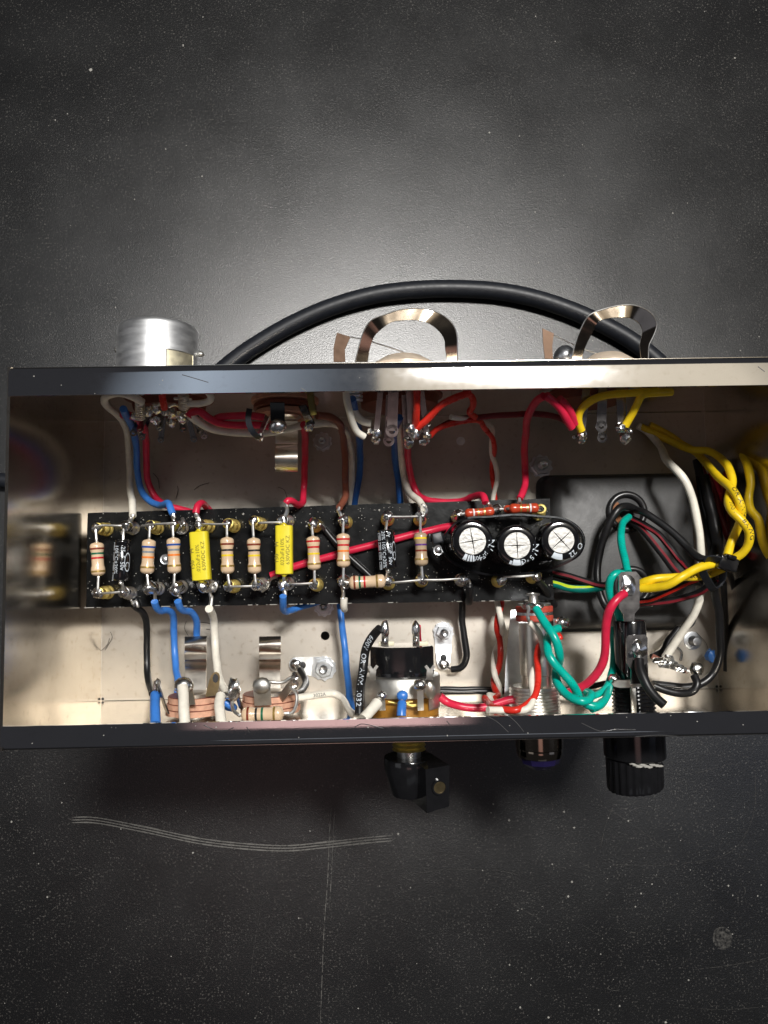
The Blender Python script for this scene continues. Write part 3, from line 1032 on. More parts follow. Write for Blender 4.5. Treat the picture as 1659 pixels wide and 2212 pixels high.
# ------------------------------------------------------------------ screws, nuts, lugs
def hexnut(name, label, c, r, h=.16, rot=0., washer=True, m=M_ZINC, boltz=.28, cat='nut', grp='nuts on the chassis floor'):
    t = thing(name, label, cat, (c.x, c.y, 0), grp)
    b = V((c.x, c.y, .004))
    if washer:
        mb = MB()
        N = 40
        mb.ring_strip([[b + V((math.cos(2 * PI * j / N), math.sin(2 * PI * j / N), 0)) * (r * (1.22 if (j // 2) % 2 else 1.08)) + V((0, 0, z)) for j in range(N)] for z in (0, .035)])
        mb.build('star_washer', m, t)
    def hx(s, z):
        return [b + V((math.cos(rot + PI / 3 * k) * r * s, math.sin(rot + PI / 3 * k) * r * s, z)) for k in range(6)]
    MB().ring_strip([hx(1, .035), hx(1, h - .02), hx(.93, h + .015)]).build('hex', m, t)
    MB().pipe(b + V((0, 0, h + .01)), b + V((0, 0, h + .03)), r * .78, r * .5, 24).build('collar', m, t)
    mb = MB()
    pr = []
    z = .03
    while z < boltz:
        pr += [(z, r * .46), (z + .015, r * .40)]
        z += .03
    pr += [(boltz, r * .38), (boltz + .01, r * .30), (boltz - .02, r * .12)]
    mb.lathe(b, (0, 0, 1), pr, 18)
    mb.build('screw_end', m, t)
    return t


hexnut('lock_nut', 'nut in shadow right of the rear brass spring clip', P('M', 595, 1035, .1), .215, rot=.5)
hexnut('lock_nut', 'nut in deep shadow at the rear left corner of the transformer', P('J', 325, 1085, .1), .255, rot=.1, boltz=.4)
hexnut('lock_nut', 'nut half hidden under the front edge of the board', P('B', 1145, 1165, .1), .215, rot=.2, boltz=.3)


def lug(label, nut, eye, r, rot, boltz=.3):
    a, b = P(*nut, .03), P(*eye, .12)
    t = thing('solder_lug', label, 'solder lug', (a.x, a.y, 0), 'solder lugs bolted to the chassis floor')
    d = (b - a)
    d.z = 0
    L = d.length
    dn = d.normalized()
    s = V((-dn.y, dn.x, 0))
    n = 14
    mb = MB()
    left, right = [], []
    for k in range(n + 1):
        u = k / n
        wd = r * 1.25 * (1 - .38 * u)
        z = .02 + (.0 if u < .45 else (u - .45) * .16)
        left.append(V((a.x, a.y, 0)) + dn * L * u + s * wd + V((0, 0, z)))
        right.append(V((a.x, a.y, 0)) + dn * L * u - s * wd + V((0, 0, z)))
    rings = []
    for l_, r_ in zip(left, right):
        rings.append([l_, r_, r_ + V((0, 0, .03)), l_ + V((0, 0, .03))])
    mb.ring_strip(rings)
    mb.lathe(left[0].lerp(right[0], .5), (0, 0, 1), [(0, r * 1.25), (.031, r * 1.25)], 28)
    mb.lathe(left[-1].lerp(right[-1], .5), (0, 0, 1), [(0, r * .77), (.031, r * .77)], 24)
    mb.build('tongue', M_ZINC, t)
    c = left[-1].lerp(right[-1], .5) + V((0, 0, .035))
    MB().lathe(c - dn * .17 + V((0, 0, 0)), (0, 0, 1), [(0, .085), (.003, .08)], 20).build('eyelet_hole', M_HOLE, t)
    mb = MB()
    mb.blob(c + V((0, 0, .03)), r * .62, sc=(1, 1, .6), wob=.3)
    mb.build('solder_joint', M_SOLD, t)
    hb = MB()
    b0 = V((a.x, a.y, .055))
    hb.ring_strip([[b0 + V((math.cos(rot + PI / 3 * k) * r * q, math.sin(rot + PI / 3 * k) * r * q, z)) for k in range(6)] for q, z in ((1, 0), (1, .12), (.93, .15))])
    hb.build('hex_nut', M_ZINC, t)
    MB().pipe(b0 + V((0, 0, .14)), b0 + V((0, 0, .165)), r * .78, r * .5).build('collar', M_ZINC, t)
    pr = []
    z = 0
    while z < boltz:
        pr += [(z, r * .44), (z + .015, r * .39)]
        z += .03
    pr += [(boltz, r * .34), (boltz - .02, r * .12)]
    MB().lathe(b0, (0, 0, 1), pr, 18).build('screw_end', M_ZINC, t)
    N = 40
    MB().ring_strip([[b0 + V((math.cos(2 * PI * j / N), math.sin(2 * PI * j / N), 0)) * (r * (1.35 if (j // 2) % 2 else 1.18)) + V((0, 0, z)) for j in range(N)] for z in (0.002, .03)]).build('star_washer', M_ZINC, t)


lug('solder lug pointing left beside the front right jack', ('T', 552, 1472), ('T', 325, 1440), .235, .25)
lug('solder lug pointing toward the front, right of the volume pot', ('F', 1000, 205), ('F', 1003, 585), .20, .15, .5)
# machine screw at the front right corner of the transformer
c = P('K', 935, 1480, .05)
t = thing('machine_screw', 'round steel screw head at the front right corner of the transformer', 'screw', (c.x, c.y, 0))
MB().lathe((c.x, c.y, .004), (0, 0, 1), [(0, .23), (.03, .23), (.04, .17)], 28).build('washer', M_ZINC, t)
pr = [(.04, .13)]
for k in range(7):
    pr += [(.06 + k * .03, .12), (.075 + k * .03, .105)]
pr += [(.28, .1), (.285, .05)]
MB().lathe((c.x, c.y, .004), (0, 0, 1), pr, 20).build('screw_end', M_ZINC, t)
c = P('I', 1215, 537, .0)
tag(MB().lathe((c.x, c.y, .004), (0, 0, 1), [(0, .115), (.012, .115), (.018, .10)], 28).build('white_disc', M_WHITE), 'small white disc in the shaded chassis floor behind the board', 'round_spot')  # plain white disc laid on the floor as a pale round mark

# ------------------------------------------------------------------ wires
RW = .083


def wire(label, colour, s_, grp=None, r=RW, bare0='', bare1='', txt=None, name='wire', cat='wire', stripe=None, n=7):
    cl = smooth(path(s_), n)
    cl = [p + V((noise.noise(p * 1.9 + V((7, 0, 0))), noise.noise(p * 1.9), 0)) * .018 for p in cl]
    t = thing(name, label, cat, cl[0], grp)
    MB().tube(cl, r, 12, wob=.09).build('insulation', WC[colour], t, sharp=50)
    for q in (bare0, bare1):
        if q:
            MB().tube(smooth(path(q)), r * .5, 8, True, wob=.5).build('bare_end', M_TIN, t)
    if stripe:
        mb = MB()
        ps = []
        for i, p in enumerate(cl):
            d = (cl[min(i + 1, len(cl) - 1)] - cl[max(i - 1, 0)]).normalized()
            sd = d.cross(V((0, 0, 1))).normalized()
            up = sd.cross(d)
            ps.append((p + up * (r * .93) * math.cos(stripe[1]) + sd * r * .93 * math.sin(stripe[1]), sd))
        mb.ribbon([p for p, _ in ps], [q for _, q in ps], r * .75, .02)
        mb.build('stripe', WC[stripe[0]], t)
    if txt:
        body, size, start, ang, flip, col = txt
        mb = MB()
        cum = [0]
        for i in range(1, len(cl)):
            cum.append(cum[-1] + (cl[i] - cl[i - 1]).length)

        def fn(x, y):
            s = start + x
            s = max(0, min(cum[-1] - 1e-4, s))
            i = next(k for k in range(1, len(cum)) if cum[k] >= s)
            u = (s - cum[i - 1]) / (cum[i] - cum[i - 1])
            p = cl[i - 1].lerp(cl[i], u)
            d0 = (cl[min(i, len(cl) - 1)] - cl[max(i - 2, 0)]).normalized()
            d1 = (cl[min(i + 1, len(cl) - 1)] - cl[i - 1]).normalized()
            d = d0.lerp(d1, u).normalized()
            lf = V((0, 0, 1)).cross(d).normalized()
            up = d.cross(lf)
            th = ang + (y - size * .35) / r
            return p + (up * math.cos(th) + lf * math.sin(th)) * (r + .004)
        put_text(mb, body, size, fn, 1.2)
        mb.build('printed_text', col, t)
    return t


GW = 'insulated hook up wires'
wire('white wire looping from the left rear socket to the board', 'white', 'H 290 170 4.2;210 125 4.4;120 100 4.45;30 125 4.3;15 170 3.9;60 215 3.3;130 280 2.5;180 400 1.2;193 600 .5;200 780 .6;215 880 1.2;A 600 20 1.6;603 90 1.85;605 185 2.0', GW, bare1='A 605 160 2.0;600 200 2.0;570 250 1.98')
wire('blue wire between the white and red ones at the board rear left', 'blue', 'H 150 215 3.8;175 265 3.4;215 350 2.4;245 500 1.2;252 680 .7;285 810 .7;340 880 .9;410 912 1.2;450 905 1.55;478 895 1.8;490 925 1.95;510 975 2.0', GW, bare1='H 505 960 2.0;520 1000 2.0')
wire('red wire sweeping under the board beside the blue one', 'red', 'H 150 260 3.2;180 255 3.4;245 280 3.2;290 340 2.6;313 430 1.6;318 600 .8;330 740 .6;380 850 .6;450 905 .7;560 938 .7;700 980 .7', GW)
wire('short curled red wire end above the left yellow capacitor', 'red', 'A 1440 130 1.0;1395 75 1.25;1370 52 1.55;1335 45 1.8;1300 75 1.95;1285 150 2.0', GW, bare1='A 1285 140 2.0;1290 190 1.98')
wire('red wire falling to the top of the right yellow capacitor', 'red', 'H 1450 330 3.4;1458 420 2.6;1458 600 1.4;1450 760 .9;1448 850 1.0;1445 890 1.1;1415 908 1.4;1390 895 1.7;1365 878 1.9;1335 878 2.0;1322 895 2.0', GW, bare1='H 1325 890 2.0;1330 925 2.0')
wire('brown wire falling to the red red orange resistor', 'brown', 'M 560 870 3.9;640 880 3.7;695 910 3.4;725 980 2.6;742 1120 1.5;745 1300 1.0;748 1370 1.2;740 1410 1.6;705 1462 2.0', GW, bare1='M 705 1462 2.0;700 1485 2.0')
wire('long white wire along the rear wall dipping under the board centre', 'white', 'H 630 262 3.9;660 290 3.8;760 350 3.5;900 382 3.3;1100 390 3.2;1250 382 3.2;1450 335 3.3;1560 325 3.4;M 600 920 3.4;680 925 3.2;740 970 2.6;778 1090 1.4;788 1250 .7;785 1440 .4;785 1500 .4', GW)
wire('navy blue wire falling behind the board centre, left one', 'navy', 'M 790 760 4.2;810 850 3.7;830 960 2.7;838 1080 1.6;835 1250 .7;815 1390 .5;800 1480 .4', GW)
wire('navy blue wire falling behind the board centre, right one', 'navy', 'M 1095 880 3.4;1065 960 2.9;1065 1080 1.8;1080 1250 .7;1100 1400 .5;1105 1490 .4', GW)
wire('white wire bending down to the yellow violet resistor', 'white', 'M 1085 900 3.2;1095 980 2.7;1108 1120 1.6;1125 1270 .8;1150 1350 .9;1190 1395 1.4;1225 1425 1.75;1255 1465 2.0', GW, bare1='C 690 60 2.0;735 110 1.98;720 160 1.98')
wire('red wire sweeping along the rear edge of the board', 'red', 'M 1140 960 3.0;1148 1080 2.2;1160 1220 1.2;1185 1320 .8;1220 1385 .8;1280 1418 .9;1400 1428 1.0;1500 1422 1.1;1560 1400 1.4;1610 1385 1.8;1640 1395 2.05;1655 1435 2.15', GW, bare1='D 20 320 2.15;40 350 2.1')
wire('thin red wire dropping to the resistor at the right end of the board', 'red', 'J 340 675 4.5;300 700 4.3;258 760 3.9;235 850 3.2;226 980 2.3;228 1100 1.7;230 1180 1.8;215 1240 2.1;195 1278 2.2', GW, bare1='J 195 1275 2.2;193 1300 2.2')
HG = 'twisted heater wires'
wire('white strand of the rear twisted pair under the flange', 'white', 'I 1130 330 3.6;1250 350 3.4;1370 355 3.0;1450 390 2.6;1490 450 2.2;1482 560 1.8;1485 660 1.5;1520 760 1.2;1532 860 1.0;1500 1000 .8;1490 1090 .7', HG, r=.062)
wire('red strand of the rear twisted pair under the flange', 'scarlet', 'I 950 500 3.4;1010 440 3.5;1120 395 3.5;1250 365 3.4;1370 360 3.2;1420 420 2.8;1490 520 2.3;1508 620 1.7;1485 740 1.1;1490 860 .9;1505 960 .8;1515 1080 .7', HG, r=.062)
wire('white strand of the twisted pair below the board right end', 'white', 'U 705 860 .8;710 950 .8;735 1060 1.0;755 1150 1.1;738 1250 .9;700 1330 .7;680 1430 .9;690 1540 1.1;725 1620 1.2;728 1670 1.2;690 1700 1.4;645 1690 1.6;660 1740 1.8', HG, r=.075)
wire('scarlet strand of the twisted pair below the board right end', 'scarlet', 'U 742 860 .7;740 960 .7;715 1050 .8;708 1140 .9;730 1250 1.1;738 1370 1.2;715 1480 1.0;680 1570 .9;690 1640 1.2;720 1690 1.4;690 1715 1.6', HG, r=.075)
wire('white strand wound up to the pilot lamp', 'white', 'U 635 1812 4.3;720 1812 4.2;830 1812 4.2;940 1808 4.3;990 1760 4.2;1003 1680 4.0;988 1580 3.8;1000 1500 3.6;1045 1430 3.4;1072 1360 3.4;1078 1280 3.4;1045 1190 3.4;1005 1130 3.4;970 1100 3.4', HG, r=.07, bare1='U 975 1105 3.4;955 1060 3.4;965 1000 3.4;958 970 3.4')
wire('scarlet strand wound up to the pilot lamp', 'scarlet', 'U 610 1715 3.2;650 1760 3.6;690 1790 4.0;850 1812 4.3;930 1780 4.2;1010 1710 4.1;1040 1600 3.9;1038 1480 3.7;1030 1380 3.5;1045 1300 3.3;1075 1270 3.1', HG, r=.07)
YG = 'yellow mains wires'
wire('yellow wire arching to the left lug of the right rear socket', 'yellow', 'J 1010 640 4.4;940 650 4.4;860 655 4.4;740 662 4.35;650 685 4.3;590 720 4.2;550 765 4.1;543 820 4.0;562 880 3.9', YG, bare1='J 555 870 3.9;565 900 3.8')
wire('yellow wire slanting to the right lug of the right rear socket', 'yellow', 'J 1090 650 4.3;1000 655 4.4;920 670 4.4;890 720 4.2;860 780 4.05;820 850 3.9', YG, bare1='J 825 840 3.9;800 865 3.85')
wire('crimson wire slanting down to the right rear socket', 'red', 'J 350 670 4.5;400 710 4.4;455 780 4.2;505 860 4.0', GW)
wire('crimson wire just behind another at the right rear socket', 'red', 'J 430 690 4.4;460 720 4.3;500 780 4.15;520 840 4.0', GW)
wire('maroon wire running right along the rear wall', 'maroon', 'M 1330 960 3.0;1450 900 3.2;1600 880 3.3;J 60 790 3.4;300 780 3.3;420 800 3.2;520 860 3.2', GW, r=.07)
wire('red wire rising straight from the middle rear socket', 'scarlet', 'I 840 60 4.6;838 180 4.5;832 280 4.3;825 400 4.0', GW, r=.075, bare1='I 825 390 4.0;815 425 3.95')
wire('red wire slanting right from the soldered lug of the middle rear socket', 'scarlet', 'I 1300 120 4.5;1180 160 4.5;1060 220 4.4;960 310 4.2;880 390 4.05;830 438 3.95', GW, r=.075)
wire('dim red wire curling beside the middle rear socket', 'scarlet', 'I 1240 120 4.2;1310 150 4.1;1325 220 3.9;1290 290 3.6;1340 330 3.4', GW, r=.07)
wire('grey white wire hanging in front of the middle rear socket', 'white', 'I 225 60 4.5;228 160 4.4;250 270 4.2;285 380 3.9;330 460 3.7;385 498 3.6', GW, r=.075)
wire('second grey white wire reaching the middle rear socket', 'white', 'I 275 230 3.9;320 320 3.8;380 370 3.7;440 385 3.7', GW)
RB = 'rear wires run along the wall'
wire('crimson wire running between left socket and rear jack, front one', 'red', 'H 620 275 3.9;650 240 3.9;700 235 3.9;760 280 3.8;850 320 3.7;1000 335 3.6;1130 335 3.6;1200 345 3.6', RB)
wire('crimson wire running between left socket and rear jack, rear one', 'red', 'H 800 300 3.6;850 275 3.7;950 265 3.7;1100 270 3.7;1170 280 3.7', RB)
wire('white wire hooked round the right side of the left rear socket', 'white', 'H 560 185 4.1;640 180 4.2;720 175 4.3;780 155 4.4;775 110 4.55;740 80 4.6', RB, r=.07)
wire('short red wire in the centre of the left rear socket', 'scarlet', 'H 430 60 4.6;435 140 4.5;445 215 4.3', GW, r=.07)
wire('olive wire beside the rear jack', 'olive', 'H 1500 110 4.4;1505 180 4.3;1520 260 4.2', GW, r=.07)
# in front of the board
wire('black wire bending down from the left end of the board', 'black', 'R 462 965 1.3;490 990 1.2;530 1020 1.0;560 1080 .8;570 1200 .6;567 1350 .5;572 1500 .6;590 1600 .9;612 1680 1.4', GW, bare0='R 470 970 1.3;440 920 1.45')
wire('left blue wire hooking off the front edge of the board', 'blue', 'R 632 935 2.05;645 985 1.9;675 1008 1.7;720 1000 1.5;765 1020 1.3;785 1080 1.1;785 1200 .9;795 1350 .9;805 1480 1.1;822 1570 1.4;815 1700 1.6', GW)
wire('right blue wire hooking off the front edge of the board', 'blue', 'R 815 930 2.05;835 980 1.9;870 1005 1.7;920 1012 1.5;955 1050 1.3;972 1110 1.1;970 1200 .9;965 1290 .9;960 1400 .8', GW)
wire('thick white wire from the board down between the jacks', 'white', 'R 1070 990 2.1;1095 1030 1.8;1110 1100 1.5;1118 1250 1.4;1128 1400 1.6;1145 1520 1.9;1180 1610 2.2;1215 1670 2.5', GW, r=.092, bare0='R 1078 1010 2.05;1085 960 2.0;1095 890 1.95')
wire('blue wire tucked in a V under the front edge of the board', 'blue', 'B 705 1050 2.05;708 1120 1.9;715 1190 1.6;740 1212 1.45;800 1200 1.2;900 1160 .95;1020 1125 .85;1130 1090 .8', GW)
wire('long blue wire running down to the volume pot', 'blue', 'T 660 880 .7;680 960 .8;692 1060 .9;712 1250 .9;728 1420 1.1;745 1580 1.4;760 1700 1.7;790 1850 2.0', GW)
wire('stubby white wire end hanging off the front edge of the board', 'white', 'T 711 905 2.0;711 930 1.98;712 975 1.9;716 995 1.7', GW)
wire('white wire running right from the front right jack', 'white', 'T 330 1712 2.5;430 1700 2.4;540 1685 2.2;630 1680 2.0;690 1710 2.1;730 1770 2.5;770 1830 3.0;820 1870 3.4', GW, txt=('3022A', .10, .35, .2, 0, M_RUB))
wire('short black wire joined to the left pointing solder lug', 'black', 'T 360 1485 .35;385 1530 .6;402 1590 .9;385 1640 1.3;350 1672 1.7;310 1685 2.0', GW, bare0='T 360 1480 .35;330 1450 .25')
wire('black printed wire curving up to the switch on the volume pot', 'black', 'F 250 165 3.2;190 225 3.1;130 310 3.0;85 420 2.9;60 560 2.9;45 700 3.0;25 900 3.3;15 1050 3.5;10 1180 3.6', GW, r=.10, txt=('600V  OR  AWM  1032', .155, .22, -.15, 0, M_WPRINT))
wire('red wire end behind the right switch tab of the volume pot', 'red', 'T 1310 1130 2.9;1318 1200 2.7;1325 1290 2.4', GW, r=.06)
wire('black wire from under the board to the front pointing solder lug', 'black', 'U 428 850 .8;430 950 .6;428 1100 .5;440 1180 .5;455 1280 .5;462 1370 .5;440 1440 .45;400 1470 .4;335 1480 .35', GW, bare1='U 345 1478 .35;310 1465 .28')
wire('stub of black wire over the board edge below the left filter capacitor', 'black', 'C 1200 930 1.85;1205 1000 1.75;1205 1070 1.6;1195 1110 1.4', GW, r=.09)
wire('thin black wire leaving the board toward the pilot lamp', 'black', 'D 560 1150 1.8;620 1230 1.5;680 1330 1.2;740 1430 1.0', GW, r=.085)
wire('black wire running low behind the pilot lamp, front one', 'black', 'U 180 1655 .7;300 1660 .7;450 1662 .7;620 1660 .7;780 1665 .8;1150 1680 .9;1400 1640 .9;1700 1560 .9', RB, r=.07)
wire('black wire running low behind the pilot lamp, rear one', 'black', 'U 180 1640 .55;450 1640 .55;780 1645 .55;1150 1660 .7;1500 1600 .7', RB, r=.06)
wire('red wire lying along the front wall right of the volume pot', 'red', 'U 245 1700 2.6;300 1745 2.6;400 1778 2.7;520 1792 2.7;620 1785 2.7;720 1755 2.7;830 1725 2.7;960 1730 2.7', GW, r=.09)
# loose diagonals on the board
wire('red wire crossing the board diagonally under the resistors', 'red', 'T 115 722 1.42;200 690 1.42;300 655 1.42;420 618 1.42;600 568 1.42;800 512 1.42;970 468 1.42;1150 420 1.42;1320 378 1.42;1450 345 1.42;1620 315 1.5', GW, r=.09)
wire('black wire crossing the board diagonally from turret to turret', 'black', 'T 555 345 1.42;600 400 1.42;680 495 1.42;780 590 1.42;860 665 1.42;930 735 1.42', GW, r=.075)
# right-hand bundle
TG = 'teal mains earth and lamp wires'
wire('teal wire dropping from the upper grommet to the fuse tab', 'teal', 'K 470 590 1.3;430 630 1.7;415 710 2.1;425 820 2.4;450 920 2.7;470 990 2.9', TG, r=.088)
wire('teal loop bent round the left side of the fuse tab', 'teal', 'K 430 1000 3.0;380 998 3.1;345 1030 3.1;332 1100 3.0;350 1190 2.9;385 1260 2.8;410 1330 2.7', TG, r=.088)
wire('teal strand soldered to the top of the pilot lamp, twisted', 'teal', 'G 430 225 3.6;480 310 3.7;560 440 3.85;640 560 4.0;695 680 4.0;712 790 3.9;690 900 3.6;665 1000 3.6;690 1110 3.8;770 1220 4.0;870 1290 4.2;980 1325 4.3;1060 1310 4.2;1090 1250 4.1;1040 1225 3.9', TG, r=.088)
wire('teal strand twisted in front of the pilot lamp, left one', 'teal', 'G 700 470 3.2;640 490 3.3;580 560 3.5;565 660 3.8;590 780 4.0;660 890 4.05;750 990 4.0;830 1080 4.0;890 1170 3.9;950 1280 3.8;1050 1370 3.9;1150 1385 3.9;1220 1330 3.7', TG, r=.088)
wire('teal wire rising behind the fuse holder from the front wall', 'teal', 'G 1090 1420 3.9;1180 1380 3.8;1260 1270 3.5;1300 1130 3.1;1330 1000 2.8;1350 850 2.4;1345 650 2.0;1340 450 1.9', TG, r=.08)
wire('teal wire running from the knot to the fuse holder', 'teal', 'G 1000 1290 3.4;1100 1270 3.4;1200 1220 3.3;1270 1150 3.2;1310 1060 3.1', TG, r=.075)
wire('thick red wire curving from the fuse tab to the front wall', 'red', 'G 1470 55 3.5;1400 110 3.6;1320 210 3.6;1270 350 3.5;1255 520 3.4;1248 700 3.3;1215 870 3.2;1140 1010 3.1;1040 1110 3.0;925 1175 2.9;820 1220 2.8', GW, r=.092, bare0='G 1450 70 3.5;1500 30 3.5;1520 10 3.5')
wire('white wire curving down the right side of the transformer', 'white', 'K 540 -70 .3;600 -30 .3;660 30 .4;700 85 .7;722 125 1.1;745 180 1.5;810 250 2.0;880 330 2.1;930 450 2.1;962 600 2.1;985 760 2.1;990 900 2.0;985 1050 1.9;982 1180 1.9;950 1270 1.8;890 1370 1.6;820 1470 1.4;730 1600 1.2', GW, r=.095)
wire('yellow strand of the upper twist, outer one', 'yellow', 'K 560 -60 .3;680 0 .4;800 55 .5;860 85 .7;930 105 .9;1040 115 1.2;1130 165 1.6;1190 235 2.3;1218 320 2.5;1205 400 2.7;1190 470 2.8;1215 545 3.0;1285 620 3.1;1335 700 3.1;1330 790 3.0;1290 850 2.9;1240 885 2.8', YG, r=.095, txt=('300V  18AWG', .13, 4.3, .1, 0, M_RUB))
wire('yellow strand of the upper twist, inner one', 'yellow', 'K 620 -70 .3;760 0 .3;850 60 .4;940 115 .6;1000 170 .9;1060 235 1.8;1130 315 2.4;1200 370 2.8;1255 450 3.0;1285 540 3.0;1275 620 2.8;1240 700 2.6;1205 780 2.6;1180 870 2.7', YG, r=.095, txt=('OR AWM', .13, 4.0, 0., 0, M_RUB))
wire('upper yellow strand twisted across the front of the fuse tab', 'yellow', 'K 1180 900 2.9;1080 925 3.0;1000 945 3.1;920 985 3.15;840 1030 3.2;760 1075 3.1;670 1095 2.9;560 1105 2.7', YG, r=.095)
wire('lower yellow strand twisted across behind the fuse tab', 'yellow', 'K 1150 960 2.7;1060 1000 2.7;960 1020 2.7;850 1020 2.75;760 1025 2.8;660 1035 2.8;580 1060 2.7;520 1090 2.5', YG, r=.09, txt=('ADG OR', .12, .3, -.2, 0, M_RUB))
BG = 'dark wires bundled beside the transformer'
wire('black wire looping left out of the upper grommet', 'black', 'K 530 540 1.1;470 510 1.3;400 530 1.5;345 610 1.5;300 720 1.4;262 850 1.3;245 980 1.3;255 1100 1.4;300 1220 1.5;345 1270 1.6', BG, r=.095)
wire('black wire arching right out of the upper grommet to the tie', 'black', 'K 500 530 1.1;580 555 1.5;680 620 1.7;790 705 1.9;890 800 2.1;990 890 2.4;1100 900 2.6', BG, r=.09)
wire('red striped black wire running to the tie, upper one', 'black', 'K 490 600 1.1;590 650 1.4;680 710 1.6;760 800 1.8;840 900 2.0;930 980 2.3;1050 1000 2.5', BG, r=.08, stripe=('maroon', .5))
wire('red striped black wire running to the tie, lower one', 'black', 'K 480 620 1.0;560 680 1.3;640 770 1.5;720 870 1.7;800 970 1.9;880 1040 2.1;1000 1070 2.4', BG, r=.08, stripe=('maroon', -.3))
wire('black red striped wire leaving the right end of the board', 'black', 'D 640 1040 1.1;760 1075 1.2;900 1110 1.3;1050 1160 1.4;1180 1195 1.5;1330 1210 1.7', BG, r=.08, stripe=('maroon', .1))
wire('plain black wire just under the red striped one at the board end', 'black', 'D 640 1090 1.0;800 1140 1.05;950 1170 1.1;1100 1200 1.2;1300 1215 1.4', BG, r=.075)
wire('green and lime striped wire leaving the right end of the board', 'green', 'D 640 1170 1.1;760 1200 1.2;880 1235 1.3;1000 1250 1.35;1120 1245 1.4;1230 1225 1.5;1340 1190 1.6', BG, r=.095, stripe=('lime', -.45))
wire('scarlet striped wire curving under the yellow twist', 'black', 'K 520 1200 1.6;620 1190 1.7;720 1150 1.9;800 1110 2.1;880 1070 2.3;980 1040 2.5', BG, r=.08, stripe=('scarlet', 0))
wire('maroon striped wire curving under the yellow twist, lowest', 'black', 'K 540 1215 1.5;680 1205 1.6;820 1185 1.8;940 1150 2.0;1040 1095 2.3;1110 1030 2.5', BG, r=.08, stripe=('maroon', .2))
wire('black wire curving down from the tie to the front right corner', 'black', 'K 1090 1040 2.5;1095 1150 2.2;1120 1280 2.0;1130 1430 1.8;1130 1580 1.6;1085 1700 1.5;1010 1780 1.5;900 1815 1.5;760 1800 1.5;640 1790 1.5', BG, r=.09)
wire('black wire curling up to the small soldered post at right', 'black', 'K 945 1730 2.2;965 1790 2.3;930 1845 2.3;850 1860 2.2;750 1840 2.1;640 1800 2.0', BG, r=.09)
wire('black sleeved wire hanging from the side tab of the fuse holder', 'black', 'K 545 1610 3.6;550 1680 3.7;580 1750 3.8;620 1830 3.9;670 1890 4.0;730 1940 4.1', BG, r=.10, bare0='K 545 1620 3.6;548 1560 3.5')
wire('black cable standing in the dark right of the transformer', 'black', 'K 1010 300 .7;1040 450 .9;1080 600 1.1;1110 750 1.3;1095 880 1.9;1070 1000 2.2', BG, r=.14)
wire('maroon wire in the dark behind the yellow twist', 'maroon', 'K 1060 330 .6;1100 450 .6;1150 600 .7;1220 760 .8;1290 900 .8', BG, r=.08)
wire('second black wire hugging the right corner of the chassis', 'black', 'K 1150 1060 1.5;1165 1300 .9;1170 1500 .5;1175 1700 .4', BG, r=.075)
wire('black wire end beside the screw near the transformer corner', 'black', 'K 830 1390 .5;760 1480 .6;720 1560 .7;640 1600 .8', BG, r=.09)

wire('yellow wire in the far right corner beyond the yellow twist', 'yellow', 'K 1170 -50 .4;1240 40 1.0;1300 150 1.8;1335 250 2.4;1350 350 2.5;1335 450 2.5;1350 540 2.6;1400 600 2.7;1425 690 2.7;1440 780 2.7;1480 860 2.7;1540 930 2.7', YG, r=.095)
wire('dark red wire between transformer and yellow twist, left one', 'maroon', 'K 990 230 .5;1030 320 .5;1090 420 .6;1110 520 .7;1150 640 .8;1190 760 .9;1180 880 1.5', BG, r=.085)
wire('crimson wire glimpsed behind the yellow twist', 'red', 'K 1060 270 .6;1100 350 .6;1120 430 .6;1130 520 .6;1190 620 .6;1240 720 .6', BG, r=.07)
wire('black wire hugging the right side of the transformer', 'black', 'K 960 180 .5;985 300 .6;1000 450 .7;1040 620 .8;1060 760 1.1;1075 880 1.8', BG, r=.10)
wire('thin black wire sloping to the floor at the far right', 'black', 'K 1180 960 1.6;1230 1100 1.0;1260 1250 .6;1265 1420 .4;1270 1600 .3', BG, r=.07)
# zip ties of the harness
t = thing('cable_tie', 'black cable tie gripping the yellow wires right of the transformer', 'cable tie', P('K', 1170, 920, 2.6), 'cable ties on the wiring')
mb = MB()
mb.box(P('K', 1172, 925, 3.1), (.42, .30, .30), Matrix.Rotation(math.radians(-18), 3, 'Z'), .03)
mb.box(P('K', 1205, 880, 3.2), (.20, .10, .22), Matrix.Rotation(math.radians(-18), 3, 'Z'), .03)
mb.build('tie_head', M_BAKE, t)
sp = smooth(path('K 1130 900 3.2;1080 885 3.2;1020 900 3.1;1000 960 3.0;1040 1050 2.9;1090 1110 2.7;1140 1050 2.6;1150 960 2.7'), 7)
MB().ribbon(sp, V((.5, .6, 1)), .17, .04).build('strap', M_RUB, t)
t = thing('cable_tie', 'narrow black tie looped round the rear wires by the rear jack', 'cable tie', P('H', 1070, 300, 3.6), 'cable ties on the wiring')
sp = smooth(path('H 1060 215 4.1;1050 280 4.1;1060 340 4.05;1085 385 4.0;1110 410 3.9;1130 425 3.8'), 7)
MB().ribbon(sp, V((1, .2, 0)), .12, .035).build('strap', M_RUB, t)


# ------------------------------------------------------------------ rear wall parts
def lathe_y(mb, x, z, y0, prof, sign, seg=28):      # prof along -y*sign from y0
    return mb.lathe((x, y0, z), (0, sign, 0), prof, seg)


